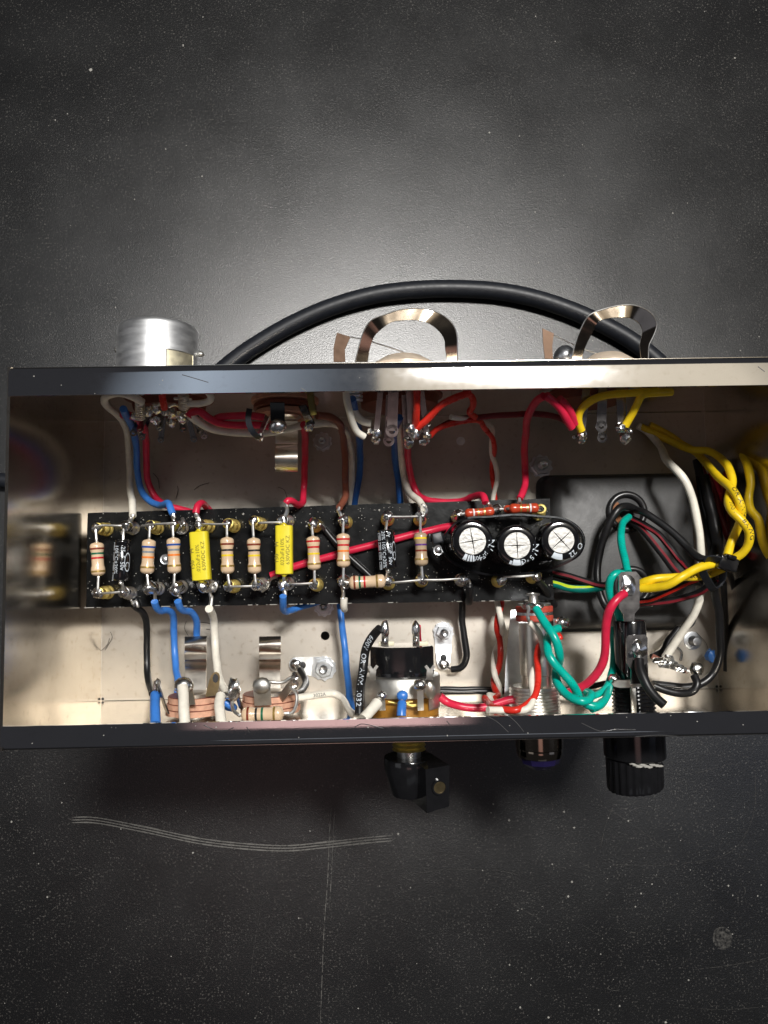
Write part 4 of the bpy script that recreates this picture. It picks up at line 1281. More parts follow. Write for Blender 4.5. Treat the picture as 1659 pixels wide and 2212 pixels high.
def lug_strip(a, b, wdt, th=.025, eye=True, wdir=(1, 0, 0)):
    mb = MB()
    d = (b - a)
    L = d.length
    dn = d.normalized()
    wd = V(wdir)
    wd = (wd - dn * wd.dot(dn)).normalized()
    nn = dn.cross(wd)
    mb.ribbon([a, a.lerp(b, .5), b], wd, wdt, th)
    if eye:
        c = b
        n = 20
        rs = []
        for rr, hh in ((wdt * .62, -th / 2), (wdt * .62, th / 2), (wdt * .3, th / 2), (wdt * .3, -th / 2), (wdt * .62, -th / 2)):
            rs.append([c + (dn * math.cos(2 * PI * k / n) + wd * math.sin(2 * PI * k / n)) * rr + nn * hh for k in range(n)])
        mb.ring_strip(rs, cap0=False, cap1=False)
    return mb


YB = HY - .07
# left rear socket (nine pin, with spring-like coiled leads)
c = P('H', 400, 220, 3.4)
t = thing('tube_socket', 'left rear tube socket crowded with soldered lugs', 'tube socket', (c.x, YB, 2.6), 'tube sockets on the rear wall')
mb = MB()
mb.lathe((c.x, YB, 2.5), (0, -1, 0), [(0, 1.0), (.06, 1.0), (.08, .85), (.3, .8), (.34, .7)], 32)
mb.build('socket_body', M_PHEND, t)
for k in range(9):
    a = math.radians(-150 + 300 * k / 8 + 90)
    p0 = V((c.x + .55 * math.cos(a), YB - .3, 2.5 + .55 * math.sin(a)))
    p1 = V((c.x + .78 * math.cos(a), YB - .85, 2.5 + .78 * math.sin(a)))
    lg = lug_strip(p0, p1, .13).build('solder_tag', M_TAG, t)
for f, x, y, z, r_ in (('H', 235, 270, 3.5, .09), ('H', 330, 240, 3.7, .10), ('H', 385, 215, 3.8, .11), ('H', 385, 300, 3.4, .11), ('H', 450, 240, 3.6, .09), ('H', 500, 250, 3.6, .12), ('H', 500, 310, 3.3, .11), ('H', 575, 280, 3.5, .13), ('H', 600, 250, 3.7, .08)):
    MB().blob(P(f, x, y, z), r_, wob=.5, sc=(1, 1, 1.2)).build('solder_joint', M_SOLD, t)
for s_, r_ in (('H 270 170 4.0;272 230 3.9;272 290 3.8', .09), ('H 583 110 4.3;585 160 4.2;588 210 4.1', .10)):
    pp = path(s_)
    mb = MB()
    d = pp[-1] - pp[0]
    a, b = frame(d)
    N = 90
    mb.tube([pp[0] + d * (k / N) + (a * math.cos(k * 2 * PI / 11) + b * math.sin(k * 2 * PI / 11)) * r_ for k in range(N + 1)], .017, 6)
    mb.build('coiled_lead', M_TIN, t)
mb = MB()
for s_ in ('H 230 280 3.5;250 230 3.7;245 180 4.0', 'H 310 250 3.7;350 255 3.6;350 200 3.8', 'H 480 200 4.0;520 185 4.0;550 200 3.9', 'H 540 270 3.6;580 320 3.4;600 290 3.5', 'H 430 160 4.1;400 190 3.9;370 190 3.9', 'H 640 150 4.2;520 140 4.2'):
    mb.tube(smooth(path(s_)), .03, 8, True)
mb.build('bare_lead', M_TIN, t)

# aluminium shield base outside, part of the same socket mounting
c1 = P('S', 1028, 300, 2.2)
xs0, xs1 = P('S', 768, 330, 2.0).x, P('S', 1282, 330, 2.0).x
cx_, rr_ = (xs0 + xs1) / 2, (xs1 - xs0) / 2
ytop = P('S', 1030, 168, 2.0 + rr_ * .6).y
sh = thing('tube_shield', 'round brushed aluminium tube shield base sticking out behind the chassis', 'tube shield', (cx_, HY, 2.0))
mb = MB()
Ls = ytop - HY - .02
mb.lathe((cx_, HY + .01, 2.0), (0, 1, 0), [(0, rr_), (Ls * .5, rr_ * 1.0), (Ls - .10, rr_ * .99), (Ls - .03, rr_ * .965), (Ls, rr_ * .92), (Ls, rr_ * .86), (Ls - .15, rr_ * .84), (0.02, rr_ * .84)], 56)
can_o = mb.build('shield_can', M_ALU, sh)
wq = [P('S', 1076, 350, 2.0 + rr_ * .93), P('S', 1216, 378, 2.0 + rr_ * .85)]
def cylpt(x, y, off):
    dz = math.sqrt(max(0, (rr_ + off) ** 2 - (x - cx_) ** 2))
    return V((x, y, 2.0 + dz))
def patch(mb, xa, xb, ya, yb, off):
    n = 10
    mb.ring_strip([[cylpt(xa + (xb - xa) * k / n, y, off) for k in range(n + 1)] for y in (ya, yb)], close=False)
mb = MB()
patch(mb, wq[0].x, wq[1].x, HY + .015, wq[0].y, .006)
mb.build('cutout_panel', M_CUT, sh, label='bright squarish cut-out in the shield wall')
mb = MB()
mb.tube([cylpt(wq[0].x, HY + .015, .01), cylpt(wq[0].x, wq[0].y, .01)] + [cylpt(wq[0].x + (wq[1].x - wq[0].x) * k / 8, wq[0].y, .01) for k in range(1, 9)] + [cylpt(wq[1].x, HY + .015, .01)], .013, 6)
mb.build('cutout_edge', M_DULL, sh)
for f, x, y in (('S', 762, 360), ('S', 1300, 388)):
    p = P(f, x, y, 2.0)
    MB().blob(p, .07, sc=(1.2, 1, 1)).build('bayonet_pin', M_DULL, sh)

# rear jack with spring clip
c = P('H', 1280, 240, 3.6)
t = thing('phone_jack', 'rear output jack with a brass coloured spring in shadow', 'jack', (c.x, YB, 2.6), 'phone jacks mounted in the chassis walls')
for k in range(3):
    MB().lathe((c.x, YB - .12 - .15 * k, 2.7), (0, -1, 0), [(0, .74 - .05 * k), (.015, .76 - .05 * k), (.10, .76 - .05 * k), (.115, .74 - .05 * k)], 36).build('wafer', M_PHEN if k != 1 else M_PHEND, t)
MB().lathe((c.x + .02, YB - .55, 2.9), (0, -1, 0), [(0, .34), (.04, .36), (.08, .30), (.1, .2)], 28).build('bushing', M_SPRING, t)
cl = smooth(path('H 1325 300 2.9;1328 380 2.7;1325 470 2.5;1325 500 2.75;1325 560 2.95;1325 620 2.85;1325 665 2.6;1328 640 2.4;1330 600 2.35'), 8)
MB().ribbon(cl, V((1, 0, 0)), .50, .035).build('contact_spring', M_SPRING, t)
MB().ribbon(path('H 1260 170 4.0;1262 240 3.9;1262 320 3.75'), V((1, 0, 0)), .30, .04).build('centre_tag', M_BAKE, t)
MB().blob(P('H', 1262, 335, 3.75), .20, sc=(1, .9, .7), wob=.15).build('solder_joint', M_SOLD, t)
MB().ribbon(path('H 1190 270 3.9;1160 340 3.8;1130 410 3.7'), V((.7, 0, .7)), .14, .03).build('solder_tag', M_TAG, t)
MB().blob(P('H', 1130, 415, 3.7), .10, wob=.6).build('solder_joint', M_SOLD, t)
MB().ribbon(path('H 1440 190 4.0;1470 260 3.9;1500 320 3.75'), V((.7, 0, .7)), .22, .03).build('solder_tag', M_BAKE, t)
MB().blob(P('H', 1490, 345, 3.7), .11, wob=.6).build('solder_joint', M_SOLD, t)


# middle and right rear sockets
def socket(label, cx, zc, R, lugs, blobs, dark=M_PHEND):
    t = thing('tube_socket', label, 'tube socket', (cx, YB, zc), 'tube sockets on the rear wall')
    MB().lathe((cx, YB, zc), (0, -1, 0), [(0, R), (.08, R), (.10, R * .9), (.30, R * .88), (.33, R * .8)], 40).build('socket_body', dark, t)
    MB().pipe((cx, YB - .002, zc), (cx, YB - .05, zc), R * 1.2, R * 1.01, 40).build('mounting_ring', M_DULL, t)
    for (f, x, y, z, wd, eye) in lugs:
        b = P(f, x, y, z)
        a = V((b.x * .8 + cx * .2, YB - .25, z + .15 if z > zc else z + .1))
        lug_strip(a, b, wd, eye=eye).build('solder_tag', M_TAG, t)
    for (f, x, y, z, r_) in blobs:
        MB().blob(P(f, x, y, z), r_, wob=.55, sc=(1, 1, 1.1)).build('solder_joint', M_SOLD, t)
    return t


c = P('I', 700, 300, 3.4)
socket('middle rear tube socket with ring shaped solder tags', c.x, 2.5, 1.0,
       [('I', 622, 450, 3.9, .22, True), ('I', 594, 535, 3.3, .20, True), ('I', 805, 460, 3.95, .20, True), ('I', 765, 520, 3.3, .22, False), ('I', 485, 480, 3.8, .12, False), ('I', 920, 470, 3.8, .12, False), ('I', 915, 540, 3.3, .12, False), ('I', 620, 345, 3.7, .2, True)],
       [('I', 490, 475, 3.85, .10), ('I', 485, 530, 3.6, .10), ('I', 440, 450, 3.7, .08), ('I', 775, 425, 4.0, .10), ('I', 815, 475, 3.9, .13), ('I', 765, 545, 3.35, .14), ('I', 930, 490, 3.75, .09), ('I', 905, 535, 3.4, .11), ('I', 935, 390, 3.9, .06), ('I', 870, 440, 3.6, .07)])
c = P('J', 680, 780, 3.6)
socket('right rear tube socket with yellow wires on two tags', c.x, 2.6, .9,
       [('J', 676, 852, 3.9, .20, True), ('J', 682, 920, 3.3, .18, True), ('J', 560, 880, 3.8, .16, False), ('J', 800, 860, 3.85, .18, False), ('J', 560, 930, 3.4, .15, True), ('J', 820, 910, 3.5, .16, False)],
       [('J', 560, 905, 3.7, .12), ('J', 560, 935, 3.45, .09), ('J', 790, 862, 3.9, .12), ('J', 815, 915, 3.5, .14), ('J', 515, 915, 3.6, .05), ('J', 840, 880, 3.7, .07)])
mb = MB()
c = P('I', 300, 160, 4.0)
t = thing('machine_screw', 'threaded screw end on the rear wall left of the middle socket', 'screw', c)
for s_ in (('I 265 125 4.2;350 165 4.1'),):
    pp = path(s_)
    N = 60
    a, b = frame(V((0, -1, 0)))
    mb.tube([c + V((0, .4 - k * .008, 0)) + (a * math.cos(k * 2 * PI / 10) + b * math.sin(k * 2 * PI / 10)) * .15 for k in range(N + 1)], .03, 6)
mb.cyl(c + V((0, .45, 0)), c + V((0, -.08, 0)), .13, 16)
mb.build('thread', M_ZINC, t)


# tube retaining clips outside the rear wall
def clip(label, f, arch, tab, edge, disc):
    t = thing('tube_clip', label, 'tube clip', P(f, *disc[0], 1.5), 'spring clips behind the chassis')
    mbs = MB()
    rings = []
    th = V((0, 0, -.03))
    L = []
    for (xo, yo, xi, yi, z) in arch:
        L.append((P(f, xo, yo, z), P(f, xi, yi, z)))
    so = smooth([a for a, b in L], 6)
    si = smooth([b for a, b in L], 6)
    n = min(len(so), len(si))
    def resample(p, n):
        return [p[int(i * (len(p) - 1) / (n - 1))].lerp(p[min(len(p) - 1, int(i * (len(p) - 1) / (n - 1)) + 1)], (i * (len(p) - 1) / (n - 1)) % 1) for i in range(n)]
    n = 44
    so, si = resample(so, n), resample(si, n)
    for a, b in zip(so, si):
        rings.append([a, b, b + th, a + th])
    mbs.ring_strip(rings)
    mbs.build('spring_arch', M_CLIP, t, sharp=50)
    mbs = MB()
    mbs.tube(so, .014, 6)
    mbs.build('rolled_edge', M_TIN, t)
    rings = []
    for (xa, ya, xb, yb, z) in tab:
        a, b = P(f, xa, ya, z), P(f, xb, yb, z)
        rings.append([a, b, b + th, a + th])
    MB().ring_strip(rings).build('side_tab', M_TAB, t)
    MB().tube(path(edge), .016, 6).build('thin_edge', M_TIN, t)
    (x0_, y0_), (x1_, y1_) = disc
    a, b = P(f, x0_, y0_, 2.4), P(f, x1_, y1_, 2.4)
    R = (b.x - a.x) / 2 * 1.15
    hgt = a.y - HY
    MB().lathe(((a.x + b.x) / 2, HY + .01, 1.9), (0, 1, 0), [(0, R), (hgt * .8, R * .96), (hgt + .10, R * .5), (hgt + .12, .02)], 40).build('ceramic_disc', M_CERAM, t)


clip('tube clip arching behind the middle rear socket', 'M',
     [(808, 520, 890, 520, 2.6), (830, 430, 905, 430, 2.7), (860, 330, 935, 350, 2.8), (912, 250, 1000, 290, 2.9), (1000, 215, 1040, 262, 2.9), (1100, 182, 1120, 250, 2.9), (1200, 173, 1190, 248, 2.9), (1300, 185, 1270, 262, 2.9), (1380, 220, 1325, 295, 2.85),
      (1440, 275, 1372, 345, 2.8), (1468, 340, 1390, 390, 2.75), (1472, 430, 1390, 425, 2.7), (1470, 520, 1408, 520, 2.6)],
     [(668, 520, 745, 520, 2.0), (668, 430, 742, 440, 2.05), (690, 330, 778, 358, 2.1)], 'M 775 358 2.1;840 370 2.1;950 400 2.1;1060 435 2.1;1180 480 2.1', ((900, 490), (1350, 490)))
clip('tube clip arching behind the right rear socket, over the cable', 'J',
     [(502, 455, 560, 455, 2.6), (525, 360, 590, 370, 2.7), (560, 270, 630, 290, 2.8), (605, 200, 660, 235, 2.9), (700, 160, 720, 215, 2.9), (780, 142, 790, 210, 2.9), (860, 138, 840, 212, 2.9), (930, 158, 880, 228, 2.85), (980, 195, 912, 262, 2.8),
      (1005, 250, 920, 298, 2.75), (985, 320, 915, 320, 2.7), (958, 375, 905, 370, 2.65), (955, 455, 912, 455, 2.6)],
     [(345, 455, 392, 455, 2.0), (335, 370, 388, 380, 2.05), (330, 275, 398, 305, 2.1)], 'J 398 315 2.1;450 340 2.1;520 375 2.1;580 400 2.1;655 425 2.1', ((580, 430), (920, 430)))
c = P('J', 462, 445, 1.8)
tag(MB().blob(c, .28, wob=.05, seg=24, rings=14).build('dome_nut', M_ZINC), 'small shiny round rivet head left of the right tube clip', 'rivet')

# mains cable
cb = thing('power_cable', 'thick black power cable arching on the table behind the chassis', 'cable', P('d', 900, 640, ZT))
cp = smooth(path('d 330 950 -6.71;430 845 -6.71;515 772 -6.71;570 735 -6.71;640 696 -6.71;720 662 -6.71;810 637 -6.71;900 626 -6.71;990 624 -6.71;1080 630 -6.71;1160 646 -6.71;1240 673 -6.71;1310 705 -6.71;1370 740 -6.71;1430 790 -6.71;1500 880 -6.71'), 12)
MB().tube(cp, .315, 20).build('cable_jacket', M_RUB, cb)
tag(MB().tube(smooth(path('d 200 1130 -6.71;90 1075 -6.71;30 1043 -6.71;-20 1035 -6.71;-120 1030 -6.71')), .262, 18).build('power_cable', M_RUB), 'end of black cable leaving past the left edge of the photo', 'cable')


# ------------------------------------------------------------------ front wall parts
YF = -HY + .07


def wafer_jack(label, f, xc, yc, hz, tag_pts):
    pass


def ring_lug(t, a, b, wdt, m=M_SPRING, wdir=(1, 0, 0), eye=True):
    return lug_strip(a, b, wdt, .03, eye, wdir).build('solder_tag', m, t)


def jack(label, ex0, ex1, cxn, springx):
    # ex0, ex1: screen x extent (frame E) of the wafer stack
    zc, R = 2.35, None
    xl, xr = P('E', ex0, 800, 2.6).x, P('E', ex1, 800, 2.6).x
    R = (xr - xl) / 2
    cx = (xl + xr) / 2
    t = thing('phone_jack', label, 'jack', (cx, YF, zc), 'phone jacks mounted in the chassis walls')
    yk = [P('E', 700, v, zc + R).y for v in (890, 840, 795, 745)]
    for k in range(3):
        ya, yb = yk[k], yk[k + 1]
        r = R * (1, .96, .93)[k]
        # wafers are cut with a notch so the layers step unevenly
        N = 60
        prof = []
        for j in range(N):
            a = 2 * PI * j / N
            rr = r * (1 - (.055 if (j + k * 7) % 20 < 2 else 0) - (.03 if 12 <= j <= 18 and k else 0))
            prof.append((math.cos(a) * rr, math.sin(a) * rr))
        MB().ring_strip([[V((cx + p[0] * q, y, zc + p[1] * q)) for p in prof] for y, q in ((ya + .002, 1), (yb - .018, 1))]).build('wafer', M_PHEN, t)
        MB().lathe((cx, yb - .016, zc), (0, 1, 0), [(0, r * .97), (.018, r * .97)], 30).build('spacer', M_PHEND, t)
    MB().lathe((cx + .05, yk[3] + .002, zc + .25), (0, 1, 0), [(0, R * .55), (.07, R * .55), (.10, R * .42), (.10, R * .3)], 30).build('bushing', M_SPRING, t)
    MB().lathe((cx, YF + .002, zc), (0, 1, 0), [(0, R * .6), (max(.02, yk[0] - YF - .01), R * .6)], 24).build('mounting_collar', M_DULL, t)
    # contact spring: strip rising from the stack, rolled over at the end
    y_of = lambda v, z: P('E', springx, v, z)
    cl = smooth([y_of(700, 1.35), y_of(600, 1.3), y_of(500, 1.3), y_of(470, 1.6), y_of(440, 1.85), y_of(400, 1.78), y_of(372, 1.95), y_of(320, 2.0), y_of(280, 1.8), y_of(272, 1.55), y_of(290, 1.42)], 8)
    MB().ribbon(cl, V((1, 0, 0)), .50, .04).build('contact_spring', M_SPRING, t, sharp=50)
    return t, cx, zc, R


t, cx, zc, R = jack('left of the two front jacks, with white wire soldered on top', 465, 912, 0, 712)
lg = MB().slab([P('E', x, y, z) for x, y, z in ((785, 725, 2.9), (800, 660, 2.92), (815, 600, 2.96), (830, 560, 2.98), (850, 540, 3.0), (872, 536, 3.0), (890, 548, 3.0), (897, 572, 3.0), (892, 630, 2.96), (880, 690, 2.92), (870, 715, 2.9))], (.2, 0, 1), -.03).build('solder_tag', M_GOLD, t)
hc = P('E', 862, 585, 3.01)
MB().lathe(hc, (.2, 0, 1), [(-.01, .085), (.006, .085)], 20, sx=.7, sy=1.1).build('tag_hole', M_HOLE, lg)
ring_lug(t, P('E', 650, 790, 3.2), P('E', 622, 650, 3.3), .34, eye=False)
MB().blob(P('E', 620, 640, 3.3), .21, sc=(1, .9, .8), wob=.1).build('solder_joint', M_SOLD, t)
MB().ribbon(path('E 495 845 3.1;465 760 3.2;440 680 3.2;415 620 3.2'), V((.5, 0, .8)), .20, .03).build('solder_tag', M_TAG, t)
MB().blob(P('E', 420, 640, 3.2), .10, wob=.6, sc=(.8, 1.5, 1)).build('solder_joint', M_SOLD, t)
MB().ribbon(path('E 1060 820 3.1;1035 740 3.2;1010 660 3.2;990 615 3.2'), V((.5, 0, .8)), .20, .03).build('solder_tag', M_TAG, t)
MB().blob(P('E', 1005, 665, 3.25), .15, wob=.5, sc=(.9, 1.6, 1)).build('solder_joint', M_SOLD, t)
MB().blob(P('E', 960, 715, 3.1), .08, wob=.6, sc=(2, 1, 1)).build('solder_joint', M_SOLD, t)
t, cx, zc, R = jack('right of the two front jacks, with a tan resistor lying on its front', 1040, 1500, 0, 1278)
ring_lug(t, P('E', 1225, 790, 3.2), P('E', 1215, 650, 3.3), .36, m=M_DULL, eye=False)
MB().blob(P('E', 1215, 640, 3.3), .20, sc=(1, .9, .5), wob=.1).build('solder_joint', M_DULL, t)
MB().ribbon(path('E 1360 740 2.9;1420 660 3.1;1480 585 3.2'), V((1, -.2, .6)), .17, .03).build('solder_tag', M_SPRING, t)
MB().blob(P('E', 1470, 605, 3.2), .10, wob=.6, sc=(1, 1.5, 1)).build('solder_joint', M_SOLD, t)
wire('blue wire stub running down the left side of the left front jack', 'blue', 'E 400 705 3.1;398 760 3.3;400 830 3.5;405 930 3.7', GW, r=.10)
wire('white wire stub running over the left front jack', 'white', 'E 612 650 3.45;618 720 3.6;622 800 3.75;630 930 3.9', GW, r=.115)
wire('white wire stub at the right side of the left front jack', 'white', 'E 900 710 3.2;893 780 3.4;900 860 3.6;905 930 3.7', GW, r=.105)
wire('small blue wire tucked between the two front jacks', 'blue', 'E 935 770 2.9;975 790 2.9;1000 810 2.8;960 800 2.6', GW, r=.09)
resistor(('E', 1040, 870), ('E', 1058, 862), ('E', 1385, 852), ('E', 1420, 850), ('brown', 'black', 'green', 'gold'), 'tan resistor lying against the front wall on the right jack', r=.155, z=3.5, grp=RG, pos=(.17, .36, .50, .78))
t = thing('bare_lead', 'bent bare wires joining the resistor to the right front jack', 'wire', P('E', 1450, 780, 3.3))
for s_ in ('E 1400 862 3.5;1450 845 3.5;1480 780 3.4;1478 700 3.3;1430 650 3.2', 'E 1270 612 3.3;1360 618 3.3;1400 605 3.3;1435 580 3.3;1480 580 3.2', 'E 1045 868 3.5;1000 830 3.4;990 780 3.3;1000 720 3.25'):
    MB().tube(smooth(path(s_)), .036, 8, True).build('lead', M_TIN, t)

# volume pot with switch
xl, xr = P('F', 62, 900, 2.6).x, P('F', 975, 900, 2.6).x
cx, R = (xl + xr) / 2, (xr - xl) / 2
zc = 2.35
t = thing('volume_pot', 'round steel potentiometer with black switch on its back, front wall centre', 'potentiometer', (cx, YF, zc))
yA = P('F', 500, 1010, zc + R).y
yB = P('F', 500, 760, zc + R).y
MB().lathe((cx, yA, zc), (0, 1, 0), [(0, R * .97), (.02, R), (yB - yA - .06, R), (yB - yA - .02, R * .97), (yB - yA, R * .90), (yB - yA + .002, .1)], 56).build('steel_can', M_DULL, t)
MB().lathe((cx, YF + .003, zc), (0, 1, 0), [(0, R * .95), (max(.05, yA - YF - .02), R * .95)], 40).build('phenolic_base', M_AMBER, t)
mb = MB()
for (x0_, x1_) in ((70, 190), (830, 980)):      # can walls reaching forward as claws
    p0, p1 = P('F', x0_, 1090, zc + R * .75), P('F', x1_, 1090, zc + R * .75)
    ya = P('F', 500, 1160, zc + R).y
    n = 6
    pa = []
    for k in range(n + 1):
        x = p0.x + (p1.x - p0.x) * k / n
        dz = math.sqrt(max(.0, (R * 1.004) ** 2 - (x - cx) ** 2))
        pa.append((x, zc + dz))
    mb.ring_strip([[V((x, y, z)) for x, z in pa] for y in (ya, yA + .03)], close=False)
mb.build('can_claw', M_DULL, t)
yC = P('F', 500, 700, zc + R * .8).y
yD = P('F', 500, 395, zc + R * .8).y
rb = R * .83
mb = MB()
mb.lathe((cx, yB - .02, zc), (0, 1, 0), [(0, rb * 1.03), (.10, rb * 1.03), (.11, rb * .97), (yC - yB + .06, rb * .97)], 48)
mb.build('switch_base', M_BAKE, t)
oc = [(-.98, .45), (-.55, .86), (-.30, .93), (.30, .93), (.55, .86), (.98, .52), (.98, -.6), (-.98, -.6)]
MB().ring_strip([[V((cx + px * rb * q, y, zc + pz * rb * q)) for px, pz in oc] for y, q in ((yC, 1), (yD - .03, 1), (yD, .96))]).build('switch_body', M_BAKE, t, sharp=20)
mb = MB()
for x_ in (165, 835):
    p = path('F %d 770 3.55;%d 700 3.6;%d 660 3.6' % (x_, x_ + 5, x_ + 8))
    mb.ribbon(p, V((1, 0, .1)), .13, .03)
    for sgn in (-1, 1):
        mb.ribbon([p[-1] + V((0, -.02, .01)), p[-1] + V((sgn * .09, .10, .02))], V((1, .3, 0)), .06, .03)
mb.build('switch_clamp', M_DULL, t)
for x_, bx in ((315, 300), (680, 700)):
    MB().box(P('F', bx + 30, 345, 2.9), (.34, .10, .05), bev=.01).build('cream_insert', M_CREAM, t)
    tg = lug_strip(P('F', x_, 380, 3.0), P('F', x_, 170, 3.1), .15, .03, False, (1, 0, .3)).build('switch_tag', M_TIN, t)
    mb = MB()
    mb.blob(P('F', x_ - 2, 175, 3.12), .115, sc=(.8, 1.6, .7), wob=.25)
    mb.blob(P('F', x_ - 2, 310, 3.05), .08, sc=(.8, 1.2, .8), wob=.3)
    mb.build('solder_joint', M_SOLD, tg)
for x_, y_, r_, m in ((275, 960, .105, M_SOLD), (520, 960, .12, WC['blue']), (725, 830, .135, M_SOLD)):
    tg = lug_strip(P('F', x_ + 10, 1130, 3.5), P('F', x_, y_, 3.6), .13, .03, False).build('terminal', M_TIN, t)
    MB().blob(P('F', x_, y_, 3.62), r_, sc=(1, .95, .7), wob=.15).build('solder_joint', m, tg)
MB().blob(P('F', 838, 880, 3.4), .17, sc=(.8, 1.3, .4), wob=.2).build('solder_patch', M_SPRING, t)
mb = MB()
for s_ in ('F 560 1040 3.4;620 1070 3.4;700 1060 3.4', 'F 570 1060 3.4;640 1085 3.4;710 1065 3.4', 'F 350 1030 3.3;480 1050 3.3;640 1030 3.3'):
    mb.tube(smooth(path(s_)), .018, 6)
mb.build('wiper_spring', M_BRASS, t)
wire('white wire joined to the left terminal of the volume pot', 'white', 'F 225 1040 3.6;180 1090 3.7;120 1160 3.8;60 1230 3.9', GW, r=.115, bare0='F 225 1050 3.6;250 990 3.6')
wire('blue wire joined to the middle terminal of the volume pot', 'blue', 'F 512 1045 3.65;508 1110 3.75;505 1200 3.8', GW, r=.10, bare0='F 512 1050 3.65;515 970 3.65')

# pilot lamp holder
xl, xr = P('G', 245, 700, 2.6).x, P('G', 622, 700, 2.6).x
cx, R = (xl + xr) / 2, (xr - xl) / 2
zc = 2.55
t = thing('pilot_lamp', 'nickel pilot lamp holder with red fibre washers on its tail', 'lamp holder', (cx, YF, zc))
yv = lambda v, z=None: P('G', 430, v, z if z else zc + R).y
MB().lathe((cx, yv(1210), zc), (0, 1, 0), [(0, R * .92), (.3, R * .92), (.32, R), (yv(410) - yv(1210), R)], 36).build('lamp_barrel', M_SPRING, t)
pr, yy = [], 0
Rt = (P('G', 715, 1300, zc).x - P('G', 120, 1300, zc).x) / 2
Lt = yv(1190, zc + Rt) - YF
n = max(6, int(Lt / .07))
for k in range(n):
    pr += [(k * Lt / n, Rt), (k * Lt / n + Lt / n * .5, Rt * .92)]
pr += [(Lt, Rt * .97), (Lt, Rt * .85), (Lt - .2, Rt * .8)]
cxt = (P('G', 715, 1300, zc).x + P('G', 120, 1300, zc).x) / 2
MB().lathe((cxt, YF + .003, zc), (0, 1, 0), pr, 40).build('threaded_collar', M_TIN, t, sharp=20)
Rw = (P('G', 638, 300, zc).x - P('G', 205, 300, zc).x) / 2
for v0, v1 in ((395, 320), (285, 210)):
    MB().lathe((cx, yv(v0, zc + Rw), zc), (0, 1, 0), [(0, Rw * .95), (.02, Rw), (yv(v1, zc + Rw) - yv(v0, zc + Rw) - .02, Rw), (yv(v1, zc + Rw) - yv(v0, zc + Rw), Rw * .95)], 36).build('fibre_washer', M_FIBRE, t)
MB().lathe((cx, yv(318, zc + Rw), zc), (0, 1, 0), [(0, Rw * .97), (.06, Rw * .97)], 36).build('metal_disc', M_ZINC, t)
MB().lathe((cx, yv(208, zc + Rw), zc), (0, 1, 0), [(0, Rw * .9), (.05, Rw * .88), (.07, .15)], 36).build('metal_disc', M_ZINC, t)
pt = P('G', 405, 190, 2.9)
MB().lathe(pt, (0, 1, .05), [(-.1, .11), (.0, .11), (.02, .095), (.20, .095), (.22, .14), (.25, .145), (.26, .08), (.2, .06)], 20).build('centre_pin', M_TIN, t)
mb = MB()
mb.blob(P('G', 345, 195, 3.1), .12, sc=(1.3, .7, .8), wob=.6)
mb.blob(P('G', 450, 210, 3.1), .11, sc=(1.2, .7, .8), wob=.6)
mb.tube(smooth(path('G 345 200 3.1;335 260 3.3;345 340 3.4;350 380 3.4')), .03, 8, True)
mb.build('solder_joint', M_SOLD, t)
lug_strip(P('G', 640, 405, 2.8), P('G', 750, 410, 2.9), .20, .03, False, (0, 1, 0)).build('side_tag', M_TIN, t)
MB().blob(P('G', 745, 400, 3.0), .16, sc=(1.1, .8, .8), wob=.2).build('solder_joint', M_SOLD, t)
br = [P('G', 140, 250, 1.3), P('G', 400, 250, 1.3), P('G', 420, 1330, 1.6), P('G', 60, 1330, 1.6), P('G', 75, 900, 1.5)]
MB().slab(br, (0, 0, 1), -.04).build('mounting_plate', M_ZINC, t)
wire('tiny red wire end under the side tag of the pilot lamp', 'scarlet', 'G 680 540 2.7;710 560 2.8;715 590 2.8', GW, r=.07)
# jewel outside
cj = P('N', 312, 800, 2.6)
j = t
Rj = (P('N', 450, 800, 2.6).x - P('N', 175, 800, 2.6).x) / 2
yj0 = -HY - .005
yj1 = P('N', 312, 850, 2.6 + Rj * .5).y
yj2 = P('N', 312, 905, 2.6).y
MB().lathe((cj.x, yj0, 2.6), (0, -1, 0), [(0, Rj), (yj0 - yj1 - .2, Rj), (yj0 - yj1 - .18, Rj * .96), (yj0 - yj1 - .1, Rj * .98), (yj0 - yj1, Rj * .93)], 40).build('bezel', M_CLIP, j)
MB().lathe((cj.x, yj1 + .01, 2.6), (0, -1, 0), [(0, Rj * .90), (.15, Rj * .80), (yj1 - yj2, Rj * .42), (yj1 - yj2 + .02, .02)], 10).build('faceted_lens', M_JEWEL, j, sharp=10)

# fuse holder
xl, xr = P('K', 362, 1500, 2.6).x, P('K', 585, 1500, 2.6).x
cx, R = (xl + xr) / 2, (xr - xl) / 2
zc = 2.7
yv = lambda v, z=None: P('K', 470, v, z if z else zc + R).y
t = thing('fuse_holder', 'black tubular fuse holder with flat metal tabs, right end of front wall', 'fuse holder', (cx, YF, zc))
y0_, y1_ = yv(1780), yv(1340)
MB().lathe((cx, y0_, zc), (0, 1, 0), [(0, R), (y1_ - y0_ - .05, R), (y1_ - y0_ - .01, R * .96), (y1_ - y0_, R * .88), (y1_ - y0_, .1)], 40).build('body_tube', M_BAKE, t)
xl, xr = P('K', 342, 1850, 2.6).x, P('K', 645, 1850, 2.6).x
Rt, cxt = (xr - xl) / 2, (xr + xl) / 2
Lt = P('K', 470, 1815, zc + Rt).y - YF
pr = []
n = max(7, int(Lt / .08))
for k in range(n):
    pr += [(k * Lt / n, Rt), (k * Lt / n + Lt / n * .5, Rt * .90)]
pr += [(Lt, Rt), (Lt, .2)]
MB().lathe((cxt, YF + .003, zc), (0, 1, 0), pr, 40).build('threaded_body', M_BAKE, t, sharp=20)
MB().box(P('K', 505, 1900, zc + Rt + .01), (.12, .6, .05), bev=.01).build('key_slot', M_DULL, t)
